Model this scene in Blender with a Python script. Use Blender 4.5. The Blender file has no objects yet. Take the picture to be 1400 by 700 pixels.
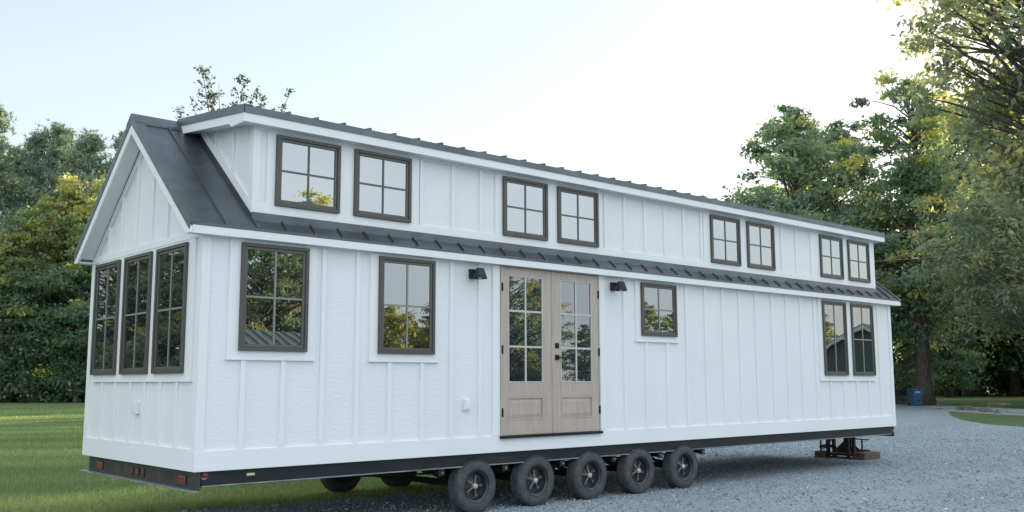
import bpy, bmesh, math, random
import numpy as np
from mathutils import Vector, Matrix
random.seed(7)
SC = bpy.context.scene
COL = SC.collection
G = -0.080                      # ground level
ORIGIN = {}

# ------------------------------------------------------------------ helpers
def tag(o, label=None, cat=None, group=None, kind=None):
    if label: o['label'] = label
    if cat: o['category'] = cat
    if group: o['group'] = group
    if kind: o['kind'] = kind
    return o

def thing(name, label, cat, loc=(0, 0, 0), group=None):
    o = bpy.data.objects.new(name, None)
    COL.objects.link(o)
    o.location = loc
    o.empty_display_size = 0.2
    ORIGIN[o.name] = Vector(loc)
    return tag(o, label, cat, group)

class MB:
    """collects polygons in world space; build() links them as one mesh object"""
    def __init__(self, tf=None):
        self.v = []; self.f = []; self.tf = tf
    def add(self, vs, fs):
        n = len(self.v)
        if self.tf: vs = [self.tf(*p) for p in vs]
        self.v += [tuple(p) for p in vs]
        self.f += [tuple(i + n for i in f) for f in fs]
    def box(self, x0, x1, y0, y1, z0, z1):
        self.add([(x0,y0,z0),(x1,y0,z0),(x1,y1,z0),(x0,y1,z0),(x0,y0,z1),(x1,y0,z1),(x1,y1,z1),(x0,y1,z1)],
                 [(0,3,2,1),(4,5,6,7),(0,1,5,4),(1,2,6,5),(2,3,7,6),(3,0,4,7)])
        return self
    def quad(self, a, b, c, d):
        self.add([a, b, c, d], [(0, 1, 2, 3)]); return self
    def prism_x(self, yz, x0, x1):
        n = len(yz)
        self.add([(x0, y, z) for y, z in yz] + [(x1, y, z) for y, z in yz],
                 [tuple(range(n))[::-1], tuple(range(n, 2*n))] + [(i, (i+1) % n, n+(i+1) % n, n+i) for i in range(n)])
        return self
    def prism_y(self, xz, y0, y1):
        n = len(xz)
        self.add([(x, y0, z) for x, z in xz] + [(x, y1, z) for x, z in xz],
                 [tuple(range(n)), tuple(range(n, 2*n))[::-1]] + [(i, n+i, n+(i+1) % n, (i+1) % n) for i in range(n)])
        return self
    def prism_z(self, xy, z0, z1):
        n = len(xy)
        self.add([(x, y, z0) for x, y in xy] + [(x, y, z1) for x, y in xy],
                 [tuple(range(n))[::-1], tuple(range(n, 2*n))] + [(i, (i+1) % n, n+(i+1) % n, n+i) for i in range(n)])
        return self
    def ring(self, u0, u1, z0, z1, t, d0, d1):
        """rectangular frame in the (u, z) plane, d = depth axis (second coordinate)"""
        self.box(u0, u1, d0, d1, z0, z0+t); self.box(u0, u1, d0, d1, z1-t, z1)
        self.box(u0, u0+t, d0, d1, z0+t, z1-t); self.box(u1-t, u1, d0, d1, z0+t, z1-t)
        return self
    def tube(self, pts, rad, n=8, cap=True):
        pts = [Vector(p) for p in pts]
        if not isinstance(rad, (list, tuple)): rad = [rad]*len(pts)
        base = len(self.v); vs = []; fs = []
        ref = Vector((0.13, 0.31, 0.94))
        for i, p in enumerate(pts):
            d = (pts[min(i+1, len(pts)-1)] - pts[max(i-1, 0)]).normalized()
            if abs(d.dot(ref)) > .95: r_ = Vector((1, 0, 0))
            else: r_ = ref
            a = d.cross(r_).normalized(); b = d.cross(a)
            for k in range(n):
                t = 2*math.pi*k/n
                vs.append(p + (a*math.cos(t) + b*math.sin(t))*rad[i])
        for i in range(len(pts)-1):
            for k in range(n):
                fs.append((i*n+k, i*n+(k+1) % n, (i+1)*n+(k+1) % n, (i+1)*n+k))
        if cap:
            fs.append(tuple(range(n))[::-1]); fs.append(tuple(range((len(pts)-1)*n, len(pts)*n)))
        self.add(vs, fs); return self
    def lathe(self, prof, c, axis='y', n=40, close=False):
        """prof: list of (along, radius)"""
        vs = []; fs = []
        for a, r in prof:
            for k in range(n):
                t = 2*math.pi*k/n
                if axis == 'y': vs.append((c[0]+r*math.cos(t), c[1]+a, c[2]+r*math.sin(t)))
                elif axis == 'z': vs.append((c[0]+r*math.cos(t), c[1]+r*math.sin(t), c[2]+a))
                else: vs.append((c[0]+a, c[1]+r*math.cos(t), c[2]+r*math.sin(t)))
        m = len(prof)
        for i in range(m-1 if not close else m):
            j = (i+1) % m
            for k in range(n):
                fs.append((i*n+k, i*n+(k+1) % n, j*n+(k+1) % n, j*n+k))
        if not close:
            fs.append(tuple(range(n))[::-1]); fs.append(tuple(range((m-1)*n, m*n)))
        self.add(vs, fs); return self
    def build(self, name, mat, parent=None, bevel=0, smooth=False, recalc=True, origin=None, sharp=40):
        off = ORIGIN[parent.name] if parent else Vector(origin or (0, 0, 0))
        me = bpy.data.meshes.new(name)
        me.from_pydata([(x-off.x, y-off.y, z-off.z) for x, y, z in self.v], [], self.f)
        if recalc:
            bm = bmesh.new(); bm.from_mesh(me)
            bmesh.ops.recalc_face_normals(bm, faces=bm.faces)
            bm.to_mesh(me); bm.free()
        if smooth:
            me.polygons.foreach_set('use_smooth', [True]*len(me.polygons))
            me.set_sharp_from_angle(angle=math.radians(sharp))
        me.materials.append(mat)
        o = bpy.data.objects.new(name, me)
        COL.objects.link(o)
        if parent: o.parent = parent
        elif origin: o.location = origin
        ORIGIN[o.name] = off
        if bevel:
            md = o.modifiers.new('bevel', 'BEVEL'); md.width = bevel; md.segments = 2
            md.limit_method = 'ANGLE'; md.angle_limit = math.radians(50)
        return o

def np_mesh(name, verts, faces_n, idx, mat, tint=None, smooth=False):
    """fast mesh: verts (N,3), all faces with faces_n corners, idx flat"""
    me = bpy.data.meshes.new(name)
    nf = len(idx)//faces_n
    me.vertices.add(len(verts)); me.vertices.foreach_set('co', np.asarray(verts, np.float32).ravel())
    me.loops.add(len(idx)); me.loops.foreach_set('vertex_index', np.asarray(idx, np.int32))
    me.polygons.add(nf); me.polygons.foreach_set('loop_start', np.arange(0, nf*faces_n, faces_n, dtype=np.int32))
    if smooth: me.polygons.foreach_set('use_smooth', np.ones(nf, bool))
    if tint is not None:
        a = me.attributes.new('tint', 'FLOAT', 'FACE'); a.data.foreach_set('value', np.asarray(tint, np.float32))
    me.update(calc_edges=True)
    me.materials.append(mat)
    return me

# ------------------------------------------------------------------ materials
class NT:
    def __init__(self, name):
        self.m = bpy.data.materials.new(name); self.m.use_nodes = True
        self.t = self.m.node_tree; self.b = self.t.nodes['Principled BSDF']
        self.out = self.t.nodes['Material Output']
    def n(self, typ, **kw):
        nd = self.t.nodes.new(typ)
        for k, v in kw.items():
            if k in nd.inputs: nd.inputs[k].default_value = v
            else: setattr(nd, k, v)
        return nd
    def l(self, a, b): self.t.links.new(a, b)
    def coord(self, scale=(1, 1, 1), out='Object'):
        tc = self.n('ShaderNodeTexCoord'); mp = self.n('ShaderNodeMapping'); mp.inputs['Scale'].default_value = scale
        self.l(tc.outputs[out], mp.inputs['Vector']); return mp.outputs[0]
    def noise(self, vec, scale, detail=4, rough=.55):
        x = self.n('ShaderNodeTexNoise'); x.inputs['Scale'].default_value = scale
        x.inputs['Detail'].default_value = detail; x.inputs['Roughness'].default_value = rough
        self.l(vec, x.inputs['Vector']); return x
    def ramp(self, fac, stops):
        r = self.n('ShaderNodeValToRGB'); e = r.color_ramp.elements
        while len(e) < len(stops): e.new(.5)
        for el, (p, c) in zip(e, stops): el.position = p; el.color = (*c, 1)
        self.l(fac, r.inputs[0]); return r.outputs[0]
    def mix(self, fac, a, b, blend='MIX'):
        x = self.n('ShaderNodeMix', data_type='RGBA', blend_type=blend)
        for s, i in ((fac, 0), (a, 6), (b, 7)):
            if hasattr(s, 'links'): self.l(s, x.inputs[i])
            else: x.inputs[i].default_value = s if i == 0 else (*s, 1)
        return x.outputs[2]
    def bump(self, h, strength, dist=.01, prev=None):
        x = self.n('ShaderNodeBump'); x.inputs['Strength'].default_value = strength; x.inputs['Distance'].default_value = dist
        self.l(h, x.inputs['Height'])
        if prev: self.l(prev, x.inputs['Normal'])
        return x.outputs[0]
    def set(self, **kw):
        for k, v in kw.items():
            k = k.replace('_', ' ')
            if isinstance(v, tuple): v = (*v, 1) if len(v) == 3 else v
            self.b.inputs[k].default_value = v
        return self

def plain(name, col, rough=.5, metal=0, var=.12, scale=6, bumpy=0, **kw):
    t = NT(name); v = t.coord()
    n = t.noise(v, scale, 5, .6)
    c = t.ramp(n.outputs[0], [(.3, tuple(x*(1-var) for x in col)), (.7, tuple(min(1, x*(1+var)) for x in col))])
    t.l(c, t.b.inputs['Base Color'])
    t.set(Roughness=rough, Metallic=metal)
    for k, x in kw.items(): t.b.inputs[k].default_value = x
    if bumpy:
        n2 = t.noise(v, 90, 3)
        t.l(t.bump(n2.outputs[0], bumpy, .004), t.b.inputs['Normal'])
    return t.m

def siding_mat(name, streak, col=(.80, .80, .80), strength=.5):
    t = NT(name)
    v1 = t.coord(streak); n1 = t.noise(v1, 1, 5, .65)
    v2 = t.coord(); n2 = t.noise(v2, .9, 3, .5); n3 = t.noise(v2, 7, 4, .6)
    c = t.ramp(n2.outputs[0], [(.3, tuple(x*.965 for x in col)), (.7, col)])
    c = t.mix(t.ramp(n3.outputs[0], [(.30, (.35,)*3), (.44, (0, 0, 0))]), c, tuple(x*.95 for x in col))
    t.l(c, t.b.inputs['Base Color'])
    t.set(Roughness=.52)
    t.l(t.bump(n1.outputs[0], strength, .006), t.b.inputs['Normal'])
    return t.m

M = {}
M['siding'] = siding_mat('white_embossed_siding', (9, 30, 42), strength=.8)
M['siding_v'] = siding_mat('white_grained_siding', (46, 46, 5), strength=.9)
M['trim'] = siding_mat('white_trim_paint', (10, 10, 30), (.81, .81, .81), .3)
M['soffit'] = siding_mat('white_soffit_paint', (5, 16, 16), (.79, .79, .79), .3)
M['outlet'] = plain('white_plastic', (.78, .79, .80), .35, var=.03)

def roof_metal():
    t = NT('charcoal_standing_seam_metal'); v = t.coord()
    n = t.noise(v, 2.2, 5, .65)
    sv = t.coord((.6, 9, .6)); n2 = t.noise(sv, 2, 4)
    c = t.ramp(n.outputs[0], [(.3, (.095, .105, .115)), (.7, (.145, .158, .17))])
    t.l(c, t.b.inputs['Base Color'])
    t.l(t.ramp(n2.outputs[0], [(.3, (.27,)*3), (.75, (.45,)*3)]), t.b.inputs['Roughness'])
    t.set(Metallic=.7)
    t.l(t.bump(t.noise(v, 1.6, 2).outputs[0], .25, .03), t.b.inputs['Normal'])
    return t.m
M['roof'] = roof_metal()
M['bronze'] = plain('dark_bronze_window_frame', (.085, .078, .070), .42, .15, .08, 4)
M['sash'] = plain('bronze_window_sash', (.105, .098, .088), .42, .15, .08, 4)
M['muntin'] = plain('grey_muntin_bar', (.24, .23, .21), .4, .1, .06, 5)

def glass(name, base, ior, wav=.015):
    t = NT(name); v = t.coord((1, 1, 1)); n = t.noise(v, 1.7, 2, .5)
    t.set(Base_Color=base, Roughness=.0, IOR=ior)
    t.l(t.bump(n.outputs[0], wav, .05), t.b.inputs['Normal'])
    return t.m
M['glass'] = glass('window_glass', (.012, .015, .018), 3.1)
M['glass_dim'] = glass('dim_door_glass', (.016, .022, .030), 2.6)
M['glass_high'] = glass('dormer_window_glass', (.030, .036, .036), 4.3)

def door_wood():
    t = NT('weathered_beige_wood'); v = t.coord((26, 26, 2.2)); n = t.noise(v, 1, 6, .6)
    v2 = t.coord(); n2 = t.noise(v2, 2.3, 3)
    c = t.ramp(n.outputs[0], [(.25, (.375, .305, .255)), (.55, (.475, .395, .335)), (.8, (.535, .455, .39))])
    c = t.mix(t.ramp(n2.outputs[0], [(.35, (.3,)*3), (.6, (0,)*3)]), c, (.40, .31, .26))
    t.l(c, t.b.inputs['Base Color']); t.set(Roughness=.55)
    t.l(t.bump(n.outputs[0], .25, .003), t.b.inputs['Normal'])
    return t.m
M['wood'] = door_wood()
M['door_muntin'] = plain('pale_door_muntin', (.52, .49, .46), .5, var=.05)
M['black'] = plain('black_hardware', (.012, .013, .015), .38, .3)
M['lamp'] = plain('black_lamp_metal', (.02, .022, .027), .42, .3)

def chassis_mat():
    t = NT('black_painted_steel'); v = t.coord((1, 1, 3)); n = t.noise(v, 1.4, 6, .7)
    c = t.ramp(n.outputs[0], [(.35, (.010, .012, .014)), (.62, (.022, .026, .03)), (.8, (.075, .080, .082))])
    t.l(c, t.b.inputs['Base Color']); t.set(Roughness=.42, Metallic=.2); return t.m
M['chassis'] = chassis_mat()
M['chassis_dust'] = plain('dusty_steel_plate', (.055, .052, .048), .5, .3, .35, 9)
M['flange'] = plain('worn_steel_flange', (.30, .31, .32), .45, .5, .3, 5)
M['under'] = plain('dark_underbody', (.018, .018, .019), .8, 0, .4, 2)
M['red'] = plain('red_lamp_lens', (.20, .030, .022), .25)
M['amber'] = plain('amber_lens', (.45, .12, .04), .3)
M['sticker'] = plain('yellow_sticker', (.75, .68, .30), .5)
M['chrome'] = plain('bright_bezel', (.55, .56, .57), .25, .9)

def tyre_mat():
    t = NT('dusty_tyre_rubber'); v = t.coord(); n = t.noise(v, 9, 6, .7); n2 = t.noise(v, 60, 3)
    c = t.ramp(n.outputs[0], [(.35, (0.044, 0.046, 0.051)), (.6, (0.075, 0.079, 0.084)), (.8, (0.164, 0.168, 0.166))])
    t.l(c, t.b.inputs['Base Color']); t.set(Roughness=.85)
    t.l(t.bump(n2.outputs[0], .5, .004), t.b.inputs['Normal']); return t.m
M['tyre'] = tyre_mat()
M['rim'] = plain('black_wheel_rim', (.045, .048, .053), .33, .4, .4, 12)
M['rimspoke'] = plain('scuffed_rim_rib', (.17, .155, .145), .5, .4, .4, 20)
M['hub'] = plain('grey_hub_cap', (.55, .60, .63), .32, .6, .2, 30)
M['rust'] = plain('rusty_brown_steel', (.060, .040, .034), .8, .1, .45, 12, .3)
M['rustwood'] = plain('brown_timber_block', (.115, .078, .064), .85, 0, .35, 14, .4)
M['binblue'] = plain('blue_bin_plastic', (.035, .105, .22), .45, 0, .12, 4)
M['bindark'] = plain('dark_bin_recess', (.012, .04, .09), .5)
M['binmark'] = plain('pale_bin_print', (.35, .45, .55), .5)
M['stone'] = plain('grey_boulder', (.14, .135, .13), .9, 0, .45, 3, .6)
M['wire'] = plain('grey_cable', (.30, .31, .32), .6)
M['wall_dark'] = plain('grey_green_cladding', (.10, .125, .115), .7)
M['shed_roof'] = plain('grey_green_roof_metal', (.20, .25, .24), .4, .3)
M['pole'] = plain('weathered_pole_wood', (.14, .115, .095), .9, 0, .3, 3, .3)

def leaf_mat(name, stops, transl=.48, gloss=.5):
    t = NT(name)
    a = t.n('ShaderNodeAttribute', attribute_name='tint')
    oi = t.n('ShaderNodeObjectInfo')
    ad = t.n('ShaderNodeMath', operation='MULTIPLY_ADD'); t.l(oi.outputs['Random'], ad.inputs[0]); ad.inputs[1].default_value = .14
    t.l(a.outputs['Fac'], ad.inputs[2])
    sb = t.n('ShaderNodeMath', operation='SUBTRACT'); t.l(ad.outputs[0], sb.inputs[0]); sb.inputs[1].default_value = .07
    c = t.ramp(sb.outputs[0], stops)
    t.l(c, t.b.inputs['Base Color']); t.set(Roughness=.42)
    t.b.inputs['Specular IOR Level'].default_value = gloss*1.5
    tr = t.n('ShaderNodeBsdfTranslucent')
    t.l(t.mix(1.0, c, (1.8, 1.7, 1.0), 'MULTIPLY'), tr.inputs[0])
    ms = t.n('ShaderNodeMixShader'); ms.inputs[0].default_value = transl
    t.l(t.b.outputs[0], ms.inputs[1]); t.l(tr.outputs[0], ms.inputs[2]); t.l(ms.outputs[0], t.out.inputs[0])
    return t.m
M['leaf'] = leaf_mat('broad_leaves', [(0, (0.121, 0.180, 0.155)), (.35, (0.198, 0.289, 0.223)), (.65, (0.318, 0.410, 0.248)), (.85, (0.634, 0.574, 0.223)), (1, (0.592, 0.524, 0.157))])
M['leaf_grey'] = leaf_mat('grey_green_leaves', [(0, (0.166, 0.212, 0.174)), (.5, (0.281, 0.336, 0.255)), (.85, (0.428, 0.447, 0.281)), (1, (0.749, 0.648, 0.229))], .42, .5)
M['leaf_yel'] = leaf_mat('yellowing_sunlit_leaves', [(0, (0.097, 0.168, 0.116)), (.4, (0.177, 0.248, 0.130)), (.75, (0.402, 0.390, 0.156)), (1, (0.483, 0.481, 0.145))], .45)
M['needle'] = leaf_mat('pine_needles', [(0, (0.128, 0.189, 0.158)), (.5, (0.227, 0.316, 0.240)), (1, (0.424, 0.464, 0.281))], .2)
def bark(name, a, b):
    t = NT(name); v = t.coord((3, 3, .8)); n = t.noise(v, 3, 6, .7)
    t.l(t.ramp(n.outputs[0], [(.35, a), (.68, b)]), t.b.inputs['Base Color']); t.set(Roughness=.9)
    t.l(t.bump(n.outputs[0], .8, .04), t.b.inputs['Normal']); return t.m
M['leaf_dark'] = leaf_mat('thin_top_leaves', [(0, (.040, .060, .030)), (.5, (.075, .105, .05)), (1, (.15, .15, .06))], .2)
M['bark'] = bark('grey_bark', (.045, .038, .032), (.15, .135, .12))
M['bark_pale'] = bark('pale_bark', (.10, .09, .08), (.30, .28, .25))

def gravel_mat():
    t = NT('blue_grey_gravel'); v = t.coord()
    vo = t.n('ShaderNodeTexVoronoi'); vo.inputs['Scale'].default_value = 52; t.l(v, vo.inputs['Vector'])
    vo2 = t.n('ShaderNodeTexVoronoi'); vo2.inputs['Scale'].default_value = 27; t.l(v, vo2.inputs['Vector'])
    sep = t.n('ShaderNodeSeparateColor'); t.l(vo.outputs['Color'], sep.inputs[0])
    sep2 = t.n('ShaderNodeSeparateColor'); t.l(vo2.outputs['Color'], sep2.inputs[0])
    c = t.ramp(sep.outputs[0], [(0, (0.155, 0.185, 0.209)), (.55, (0.290, 0.341, 0.381)), (.9, (0.417, 0.471, 0.514)), (1, (0.672, 0.711, 0.730))])
    c2 = t.ramp(sep2.outputs[0], [(0, (0.188, 0.219, 0.251)), (1, (0.430, 0.492, 0.540))])
    c = t.mix(.4, c, c2)
    big = t.noise(v, .35, 5, .65); mid = t.noise(v, 2.2, 5, .65)
    c = t.mix(t.ramp(big.outputs[0], [(.35, (.5,)*3), (.65, (0,)*3)]), c, (.22, .25, .275))
    c = t.mix(t.ramp(mid.outputs[0], [(.55, (0,)*3), (.75, (.4,)*3)]), c, (.42, .46, .49))
    t.l(c, t.b.inputs['Base Color']); t.set(Roughness=.85)
    b = t.bump(vo2.outputs['Distance'], .5, .03)
    b = t.bump(vo.outputs['Distance'], .7, .015, b)
    t.l(b, t.b.inputs['Normal']); return t.m
M['gravel'] = gravel_mat()
def stone_mat():
    t = NT('gravel_chips')
    a = t.n('ShaderNodeAttribute', attribute_name='tint')
    t.l(t.ramp(a.outputs['Fac'], [(0, (0.125, 0.148, 0.170)), (.5, (0.299, 0.353, 0.401)), (.9, (0.473, 0.536, 0.592)), (1, (0.736, 0.760, 0.784))]), t.b.inputs['Base Color'])
    t.set(Roughness=.8); return t.m
M['chips'] = stone_mat()

def lawn_mat():
    t = NT('mown_grass'); v = t.coord()
    st = t.coord((.05, .75, 1)); n1 = t.noise(st, 1, 3, .5)
    n2 = t.noise(v, 1.6, 6, .7); n3 = t.noise(v, 26, 4, .7); n4 = t.noise(v, .12, 4, .6)
    c = t.ramp(n2.outputs[0], [(.3, (0.105, 0.158, 0.070)), (.55, (0.157, 0.223, 0.095)), (.75, (0.224, 0.266, 0.115))])
    c = t.mix(t.ramp(n1.outputs[0], [(.5, (0,)*3), (.68, (.55,)*3)]), c, (0.260, 0.282, 0.100))
    c = t.mix(t.ramp(n4.outputs[0], [(.45, (0,)*3), (.7, (.5,)*3)]), c, (.13, .145, .085))
    c = t.mix(t.ramp(n3.outputs[0], [(.3, (.6,)*3), (.6, (0,)*3)]), c, (.040, .062, .034))
    t.l(c, t.b.inputs['Base Color']); t.set(Roughness=.9)
    t.b.inputs['Specular IOR Level'].default_value = .15
    t.l(t.bump(n3.outputs[0], 1, .06), t.b.inputs['Normal']); return t.m
M['lawn'] = lawn_mat()
M['blade'] = leaf_mat('grass_blades', [(0, (0.127, 0.189, 0.089)), (.5, (0.221, 0.302, 0.132)), (.85, (0.358, 0.397, 0.169)), (1, (0.610, 0.530, 0.260))], .3, .2)
def asphalt_mat():
    t = NT('worn_asphalt'); v = t.coord(); n = t.noise(v, 2, 5); n2 = t.noise(v, 50, 3)
    t.l(t.ramp(n.outputs[0], [(.3, (.30, .33, .35)), (.7, (.40, .43, .45))]), t.b.inputs['Base Color']); t.set(Roughness=.85)
    t.l(t.bump(n2.outputs[0], .4, .01), t.b.inputs['Normal']); return t.m
M['asphalt'] = asphalt_mat()

# ------------------------------------------------------------------ ground
def sheet(name, poly, z, mat, kind='structure'):
    b = MB(); b.add([(x, y, z) for x, y in poly], [tuple(range(len(poly)))])
    o = b.build(name, mat, recalc=False); tag(o, kind=kind)
    if o.data.polygons[0].normal.z < 0: o.data.flip_normals()
    return o
S = 900
sheet('lawn', [(-S, -S), (S, -S), (S, S), (-S, S)], G-.004, M['lawn'])
def wob(pts, amp, step, seed):
    """subdivide an outline and roughen it"""
    rnd = random.Random(seed); out = []
    for (a, b) in zip(pts, pts[1:]+pts[:1]):
        n = max(1, int(math.dist(a, b)/step)); 
        n = min(n, 160)
        for i in range(n):
            t = i/n; out.append((a[0]+(b[0]-a[0])*t+rnd.uniform(-amp, amp), a[1]+(b[1]-a[1])*t+rnd.uniform(-amp, amp)))
    return out
edge = [(-34, -14), (-8, 0.3), (-2.4, 2.0), (0.9, 2.75), (1.7, 2.5), (2.7, 2.36), (4.1, 2.2), (4.6, 2.15), (6.5, 2.6), (9, 5.5), (16, 15), (30, 27), (48, 29), (59.2, 22.7),
        (52.0, 17.2), (44.6, 12.9), (38.9, 10.2), (35.1, 8.1), (31.5, 5.6), (28.5, 1.0), (27, -8), (24, -20), (0, -24)]
sheet('gravel_drive', wob(edge, .11, .28, 3), G, M['gravel'])
road_far = [(90, 58), (58.85, 22.9), (57.1, 19.1), (52.3, 12.3), (44, -2), (30, -26)]
road_near = [(24, -24), (37, -4), (46.1, 10), (48.9, 13.6), (50.9, 16.1), (54.5, 20.5), (57.5, 24.5), (86, 60)]
sheet('road', wob(road_far+road_near, .05, 1.5, 4), G+.004, M['asphalt'])
sheet('gravel_shoulder', wob([(50.6, 16), (48.6, 13.6), (45.8, 10), (40, 1.5), (37, -1.5), (37.4, 3), (41.6, 8.6), (44.3, 12.0), (46.5, 14.2)], .15, .5, 5), G+.002, M['gravel'])

# ------------------------------------------------------------------ sky, sun, camera
SUN_AZ, SUN_EL = math.radians(78), math.radians(12.5)
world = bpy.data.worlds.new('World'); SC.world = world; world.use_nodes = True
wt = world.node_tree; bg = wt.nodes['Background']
sky = wt.nodes.new('ShaderNodeTexSky'); sky.sky_type = 'NISHITA'; sky.sun_disc = False
sky.sun_elevation = SUN_EL; sky.sun_rotation = SUN_AZ; sky.air_density = 1.0; sky.dust_density = 0.5; sky.ozone_density = 1.0
gm = wt.nodes.new('ShaderNodeGamma'); gm.inputs['Gamma'].default_value = .42          # sky contrast compressed to even the light: flatter, paler
hs = wt.nodes.new('ShaderNodeHueSaturation'); hs.inputs['Saturation'].default_value = 1.0; hs.inputs['Value'].default_value = 1.77
wt.links.new(sky.outputs[0], gm.inputs['Color']); wt.links.new(gm.outputs[0], hs.inputs['Color']); # a bright cloud bank added unseen behind the photographer to light the house front (mirrored pale in the dormer windows)
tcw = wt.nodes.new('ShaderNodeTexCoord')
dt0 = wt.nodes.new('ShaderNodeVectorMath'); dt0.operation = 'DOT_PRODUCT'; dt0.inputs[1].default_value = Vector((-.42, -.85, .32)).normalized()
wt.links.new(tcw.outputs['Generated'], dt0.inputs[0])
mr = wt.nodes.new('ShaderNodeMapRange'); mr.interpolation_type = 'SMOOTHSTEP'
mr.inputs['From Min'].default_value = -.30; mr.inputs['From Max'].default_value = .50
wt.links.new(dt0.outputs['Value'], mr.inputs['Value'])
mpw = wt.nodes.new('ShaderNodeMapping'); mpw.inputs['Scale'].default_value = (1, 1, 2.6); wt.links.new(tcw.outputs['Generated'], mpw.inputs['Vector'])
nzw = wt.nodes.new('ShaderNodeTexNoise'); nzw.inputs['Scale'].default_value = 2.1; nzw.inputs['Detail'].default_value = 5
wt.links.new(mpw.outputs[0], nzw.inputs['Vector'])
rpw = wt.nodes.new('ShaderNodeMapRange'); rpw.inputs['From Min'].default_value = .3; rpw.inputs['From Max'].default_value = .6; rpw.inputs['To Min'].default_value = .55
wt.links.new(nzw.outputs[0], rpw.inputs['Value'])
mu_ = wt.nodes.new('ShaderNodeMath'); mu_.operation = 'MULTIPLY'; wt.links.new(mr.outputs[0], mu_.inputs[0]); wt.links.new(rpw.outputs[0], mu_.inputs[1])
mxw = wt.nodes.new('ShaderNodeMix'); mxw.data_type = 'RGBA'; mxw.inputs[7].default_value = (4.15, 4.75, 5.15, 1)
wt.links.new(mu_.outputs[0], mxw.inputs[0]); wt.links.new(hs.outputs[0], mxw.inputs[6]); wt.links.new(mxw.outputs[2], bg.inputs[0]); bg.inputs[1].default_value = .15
sl = bpy.data.lights.new('sun', 'SUN'); sl.energy = 5.0; sl.angle = math.radians(.5); sl.color = (1, .86, .62)
so = bpy.data.objects.new('sun', sl); COL.objects.link(so)
sd = Vector((math.cos(SUN_EL)*math.sin(SUN_AZ), math.cos(SUN_EL)*math.cos(SUN_AZ), math.sin(SUN_EL)))
so.rotation_euler = sd.to_track_quat('Z', 'Y').to_euler(); so.location = (40, 20, 40)

cam = bpy.data.cameras.new('camera'); co = bpy.data.objects.new('camera', cam); COL.objects.link(co)
r_ = Vector((0.74621836, -0.66569577, -0.00270249)); u_ = Vector((-0.08391846, -0.09809492, 0.99163253)); f_ = Vector((0.66039068, 0.73974761, 0.12906439))
m = Matrix(((r_.x, u_.x, -f_.x, -3.9717), (r_.y, u_.y, -f_.y, -8.9595), (r_.z, u_.z, -f_.z, 1.445), (0, 0, 0, 1)))
co.matrix_world = m
cam.sensor_width = 36; cam.lens = 1324.80/1400*36; cam.clip_end = 3000; cam.clip_start = .05
SC.camera = co
SC.view_settings.view_transform = 'Standard'; SC.view_settings.look = 'None'; SC.view_settings.gamma = 1
SC.view_settings.use_curve_mapping = False
SC.view_settings.exposure = 1.18
SC.render.engine = 'CYCLES'
SC.cycles.max_bounces = 8; SC.cycles.transparent_max_bounces = 4

# ------------------------------------------------------------------ the tiny house
W, L = 3.123, 13.68
ZB = .608
house = thing('tiny_house', 'long white board and batten tiny house on wheels with black metal roof', 'tiny house', (6.8, 1.56, G))
RY0, RZ0, RYP, RZP = -.106, 2.978, 1.5615, 4.355
SL = (RZP-RZ0)/(RYP-RY0)
def rz(y, off=0):
    yy = y if y <= RYP else 2*RYP-y
    return RZ0+SL*(yy-RY0)+off
YB = 2*RYP-RY0                      # back eave
P0 = .023                            # siding panel recess behind trim face

# -- front wall: siding panel, then battens and boards all one mesh (their pattern)
b = MB()
b.box(.02, L-.02, P0, .09, ZB+.005, 2.94)
b.build('wall', M['siding'], house)
b = MB()
FB = [(.0, .086), ]                                             # corner board
def vb(b, x0, x1, z0, z1, y0=0.0): b.box(x0, x1, y0, P0+.004, z0, z1)
BZ0, BZ1, FZ = .608, .80, 2.872
b.box(0, L, -.004, P0+.002, BZ0, BZ1)                            # bottom skirt board
b.box(.0, L, -.004, P0+.002, FZ, 2.945)                          # frieze
vb(b, 0, .086, BZ1, FZ); vb(b, L-.086, L, BZ1, FZ)
def casing(b, x0, x1, z0, z1):
    vb(b, x0, x1, z0, z1, -.002); b.box(x0-.004, x1+.004, -.010, P0+.004, z0-.022, z0)
casing(b, .285, 1.262, 1.690, FZ); casing(b, 1.936, 2.88, 1.690, FZ); casing(b, 6.35, 7.28, 2.022, FZ); casing(b, 11.12, 13.01, 1.470, FZ)
for x in (.465, .905, 2.213, 2.657): vb(b, x-.027, x+.027, BZ1, 1.668)
for x in (1.358, 1.785, 3.08, 3.512, 6.118, 7.945, 8.385, 8.82, 9.265, 9.72, 10.135, 10.565, 11.0, 13.195): vb(b, x-.027, x+.027, BZ1, FZ)
for x in (6.57, 7.03): vb(b, x-.027, x+.027, BZ1, 2.0)
vb(b, 7.46, 7.514, BZ1, FZ)
for x in (11.45, 11.89, 12.34, 12.77): vb(b, x-.027, x+.027, BZ1, 1.448)
vb(b, 3.712, 3.824, BZ1, FZ, -.006); vb(b, 5.587, 5.712, BZ1, FZ, -.006)
b.build('batten_trim', M['trim'], house, bevel=.003)

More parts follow.
